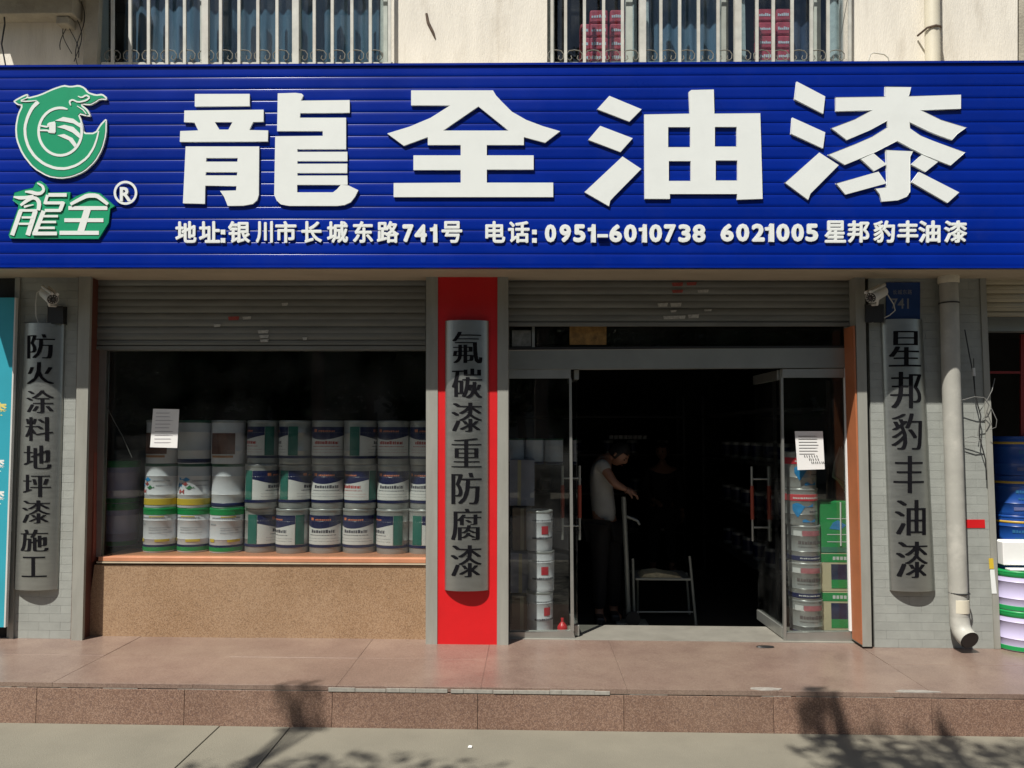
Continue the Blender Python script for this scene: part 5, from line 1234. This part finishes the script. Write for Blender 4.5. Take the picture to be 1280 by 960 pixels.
# stool / chair with papers
t = thing('metal_chair', 'metal framed chair with papers lying on its flat seat inside the entrance', 'chair', P(830, 776, YC))
def leg(px0, py0, px1, Yt, Yb): 
    a = P(px0, py0, Yt); b = P(px1, 776, Yb); b.z = IZ + .004; MB().tube([a, b], .014, 10).build('leg', M_TUBE, t, smooth=True)
leg(791, 698, 793, YC, YC); leg(862, 695, 870, YC, YC); leg(797, 716, 797, YC + .42, YC + .42); leg(858, 716, 862, YC + .42, YC + .42)
za = P(793, 722, YC).z
bx('seat', M_TUBE, P(794, 722, YC).x, P(864, 722, YC).x, YC - .02, YC + .42, za - .022, za, t, bevel=.004)
tb('stretcher', [(796, 765), (866, 765)], .009, t)
o = MB().prism([(-.16, 0), (-.12, .035), (0, .045), (.10, .03), (.22, .012), (.23, 0)], -.12, .12).build('papers', mat('old_paper', (.45, .40, .26), .8, var=.3, scale=20), None, bevel=.004)
o.location = (P(822, 722, YC).x, YC + .12, za + .001); tag(o, 'crumpled yellowish papers lying on the metal chair seat', 'papers')
# shelf racks with pails at the back and sides
M_RACK = mat('rack_steel', (.06, .06, .06), .5, .3)
def rack(x0, x1, y0, y1, levels, label):
    t = thing('shelf_rack', label, 'shelf', ((x0 + x1) / 2, (y0 + y1) / 2, IZ))
    for z in levels: bx('shelf', M_RACK, x0, x1, y0, y1, z, z + .03, t)
    for x_ in (x0, x1 - .03):
        for y_ in (y0 + .001, y1 - .031): bx('upright', M_RACK, x_, x_ + .03, y_, y_ + .03, IZ, levels[-1] + .3, t)
    return t
rack(-.9, 2.2, 5.0, 5.5, [IZ + .4, IZ + .95, IZ + 1.5, IZ + 2.05], 'dark steel shelf rack along the back wall of the shop')
rack(2.35, 2.9, 1.4, 4.6, [IZ + .4, IZ + .95, IZ + 1.5, IZ + 2.05], 'dark steel shelf rack along the right wall of the shop')
def tin():
    t = thing('paint_tin', '', 'paint tin', (0, 0, 0)); r, h = .085, .20
    MB().lathe(body_prof(r, h, False) + [(r * .9, h), (.001, h * .99)], 20).build('body', M_PSTEEL, t, smooth=True)
    MB().patch(r * .995, -2, 2, h * .2, h * .8, 14).build('label', M_PNAVY, t, smooth=True)
    return t
t0 = tin(); first = True
wordr = ['lowest', 'second', 'third', 'top']
for li, z in enumerate((IZ + .43, IZ + .98, IZ + 1.53)):
    for k in range(7):
        o = t0 if first else copy_tree(t0); first = False
        o.location = (-.6 + k * .42 + random.uniform(-.03, .03), 5.2, z + .001); o.rotation_euler.z = random.uniform(-1, 1)
        o['label'] = f'small steel tin, {ord_[k]} from the left on the {wordr[li]} back rack shelf'; o['group'] = f'tins on the {wordr[li]} shelf of the back rack'; o['category'] = 'paint tin'
for li, z in enumerate((IZ + .43, IZ + .98, IZ + 1.53)):
    for k in range(6):
        o = copy_tree(t0); o.location = (2.55, 1.7 + k * .45, z + .001); o.rotation_euler.z = R(-90)
        o['label'] = f'small steel tin, {ord_[k]} from the door on the {wordr[li]} right rack shelf'; o['group'] = f'tins on the {wordr[li]} shelf of the right rack'; o['category'] = 'paint tin'
# white boxes row seen deep inside
c = P(782, 547, 4.2)
t = thing('small_box_row', 'row of small pale boxes on the back rack glimpsed above the leaning person', 'boxes', (c.x, 4.2, c.z))
rq = random.Random(2)
for k in range(8): bx('box', M_PAPER, P(762 + k * 6, 547, 5.1).x, P(766.5 + k * 6, 547, 5.1).x, 5.1, 5.2, P(780, 549, 5.1).z, P(780, 544, 5.1).z, t)
# pale grey angular cloth right
o = MB().prism(xz([(1052, 562), (1060, 578), (1061, 615), (1050, 600), (1044, 596), (1046, 580)], .5), .5, .54).build('form', mat('pale_grey', (.30, .32, .28), .9, var=.1), None, bevel=.012); tag(o, 'pale grey cloth behind the right side glass above the green carton', 'form')

# ------------------------------------------------------------------ trees on the pavement (out of frame, they shade and reflect)
def leaves(mb, c, r, n, size, rnd_):
    for _ in range(n):
        while True:
            v = Vector((rnd_.uniform(-1, 1), rnd_.uniform(-1, 1), rnd_.uniform(-1, 1)))
            if .15 < v.length < 1: break
        p = Vector(c) + Vector((v.x * r[0], v.y * r[1], v.z * r[2]))
        a = Vector((rnd_.gauss(0, 1), rnd_.gauss(0, 1), rnd_.gauss(0, .5))).normalized(); b = a.cross(Vector((rnd_.gauss(0, 1), rnd_.gauss(0, 1), rnd_.gauss(0, 1)))).normalized()
        s = size * rnd_.uniform(.6, 1.3); mb.add([p - a * s, p + b * s * .45, p + a * s, p - b * s * .45], [(0, 1, 2, 3)])
M_LEAF = mat('leaf', (.05, .085, .02), .6, var=.4, scale=3); M_BARK = mat('bark', (.12, .09, .065), .9, var=.3, scale=10, bump=.6)
def tree(base, h, clumps, label, seed, size=.055, dens=1.0):
    rn = random.Random(seed); t = thing('street_tree', label, 'tree', base, 'street trees')
    B = Vector(base); mb = MB(); tp = B + Vector((rn.uniform(-.2, .2), rn.uniform(-.2, .2), h * .45))
    mb.tube([B, B.lerp(tp, .3) + Vector((.03, .02, 0)), B.lerp(tp, .7) + Vector((-.03, 0, 0)), tp], [.17, .14, .12, .10], 12).build('trunk', M_BARK, t, smooth=True)
    cb = MB(); lb_ = MB()
    for (c, r, n) in clumps:
        cw = Vector(c); mid = tp.lerp(cw, .5) + Vector((0, 0, .15))
        lb_.tube([tp - Vector((0, 0, .1)), mid, cw], [.07, .04, .015], 7)
        for k in range(6):
            e = cw + Vector((rn.uniform(-.8, .8) * r[0], rn.uniform(-.8, .8) * r[1], rn.uniform(-.6, .8) * r[2])); lb_.tube([mid.lerp(cw, .6), e], [.018, .006], 5)
        leaves(cb, c, r, int(n * dens), size, rn)
    lb_.build('limb', M_BARK, t, smooth=True); cb.build('crown', M_LEAF, t)
    return t
k = 7.6; SH = lambda X_, Y_, z_: (X_ + SUN.x / SUN.z * z_, Y_ + SUN.y / SUN.z * z_, z_)   # point at height z_ whose shadow falls on (X_,Y_)
gl = pz(430, 940, 0); gr = pz(1080, 935, 0)
c1 = SH(gl.x + .1, gl.y - .25, 6.6); c2 = SH(gr.x, gr.y - .02, 6.2)
s1_ = SH(-1.58, YE, 6.8)
tree((c1[0] - .6, c1[1] - 2.7, 0), 8.5, [((c1[0], c1[1] - .15, c1[2]), (1.15, .34, .5), 520), ((c1[0] - .4, c1[1] - 1.6, 7.4), (1.6, 1.0, 1.1), 2600), ((c1[0] - 1.2, c1[1] - 3.2, 7.9), (1.8, 1.5, 1.3), 2600), ((c1[0] + 1.0, c1[1] - 2.9, 8.2), (1.6, 1.4, 1.3), 2400), ((s1_[0] + .12, s1_[1] + .05, s1_[2]), (.14, .16, .22), 60)], 'leafy street tree behind the camera shading the pavement on the left', 3)
s2_ = SH(X(1035, YE, 880), YE, 6.0)
tree((c2[0] + .3, c2[1] - 2.9, 0), 8.5, [((c2[0] + .15, c2[1] - .05, c2[2]), (.62, .28, .4), 300), ((c2[0] + .2, c2[1] - 1.6, 7.4), (1.4, 1.0, 1.1), 2400), ((c2[0] - 1.0, c2[1] - 3.2, 7.9), (1.6, 1.4, 1.3), 2400), ((c2[0] + 1.4, c2[1] - 3.0, 7.9), (1.7, 1.4, 1.3), 2400), ((s2_[0], s2_[1], s2_[2]), (.16, .18, .28), 120), ((s2_[0] + .72, s2_[1] - .05, s2_[2]), (.07, .10, .14), 30)], 'leafy street tree behind the camera shading the pavement on the right', 5)
far = tree((-14, -17, 0), 8, [((-14, -17, 5.2), (2.6, 2.0, 2.4), 5200), ((-15.6, -17, 3.4), (1.6, 1.5, 1.6), 1800), ((-12.3, -17, 3.4), (1.6, 1.5, 1.6), 1800)], 'dense tree across the road, the first of a row', 8, .16)
for k_ in range(1, 7):
    o = copy_tree(far); o.location.x += 4.6 * k_; o.scale = (1, 1, .9 + .08 * (k_ % 3)); o['label'] = f'dense tree across the road, {ord_[k_]} of a row'
for m_o in [far]: pass
t = thing('opposite_building', 'plain grey apartment block across the road reflected in the shop glass', 'building', (0, -27, 0))
bx('wall', mat('far_wall', (.45, .42, .36), .9, var=.15, scale=1), -34, 34, -34, -26, -.1, 13, t)
for i in range(14):
    for j in range(4): bx('window', M_BLACK, -32 + i * 4.7, -30 + i * 4.7, -26.03, -25.97, 1.2 + j * 3, 2.8 + j * 3, t)
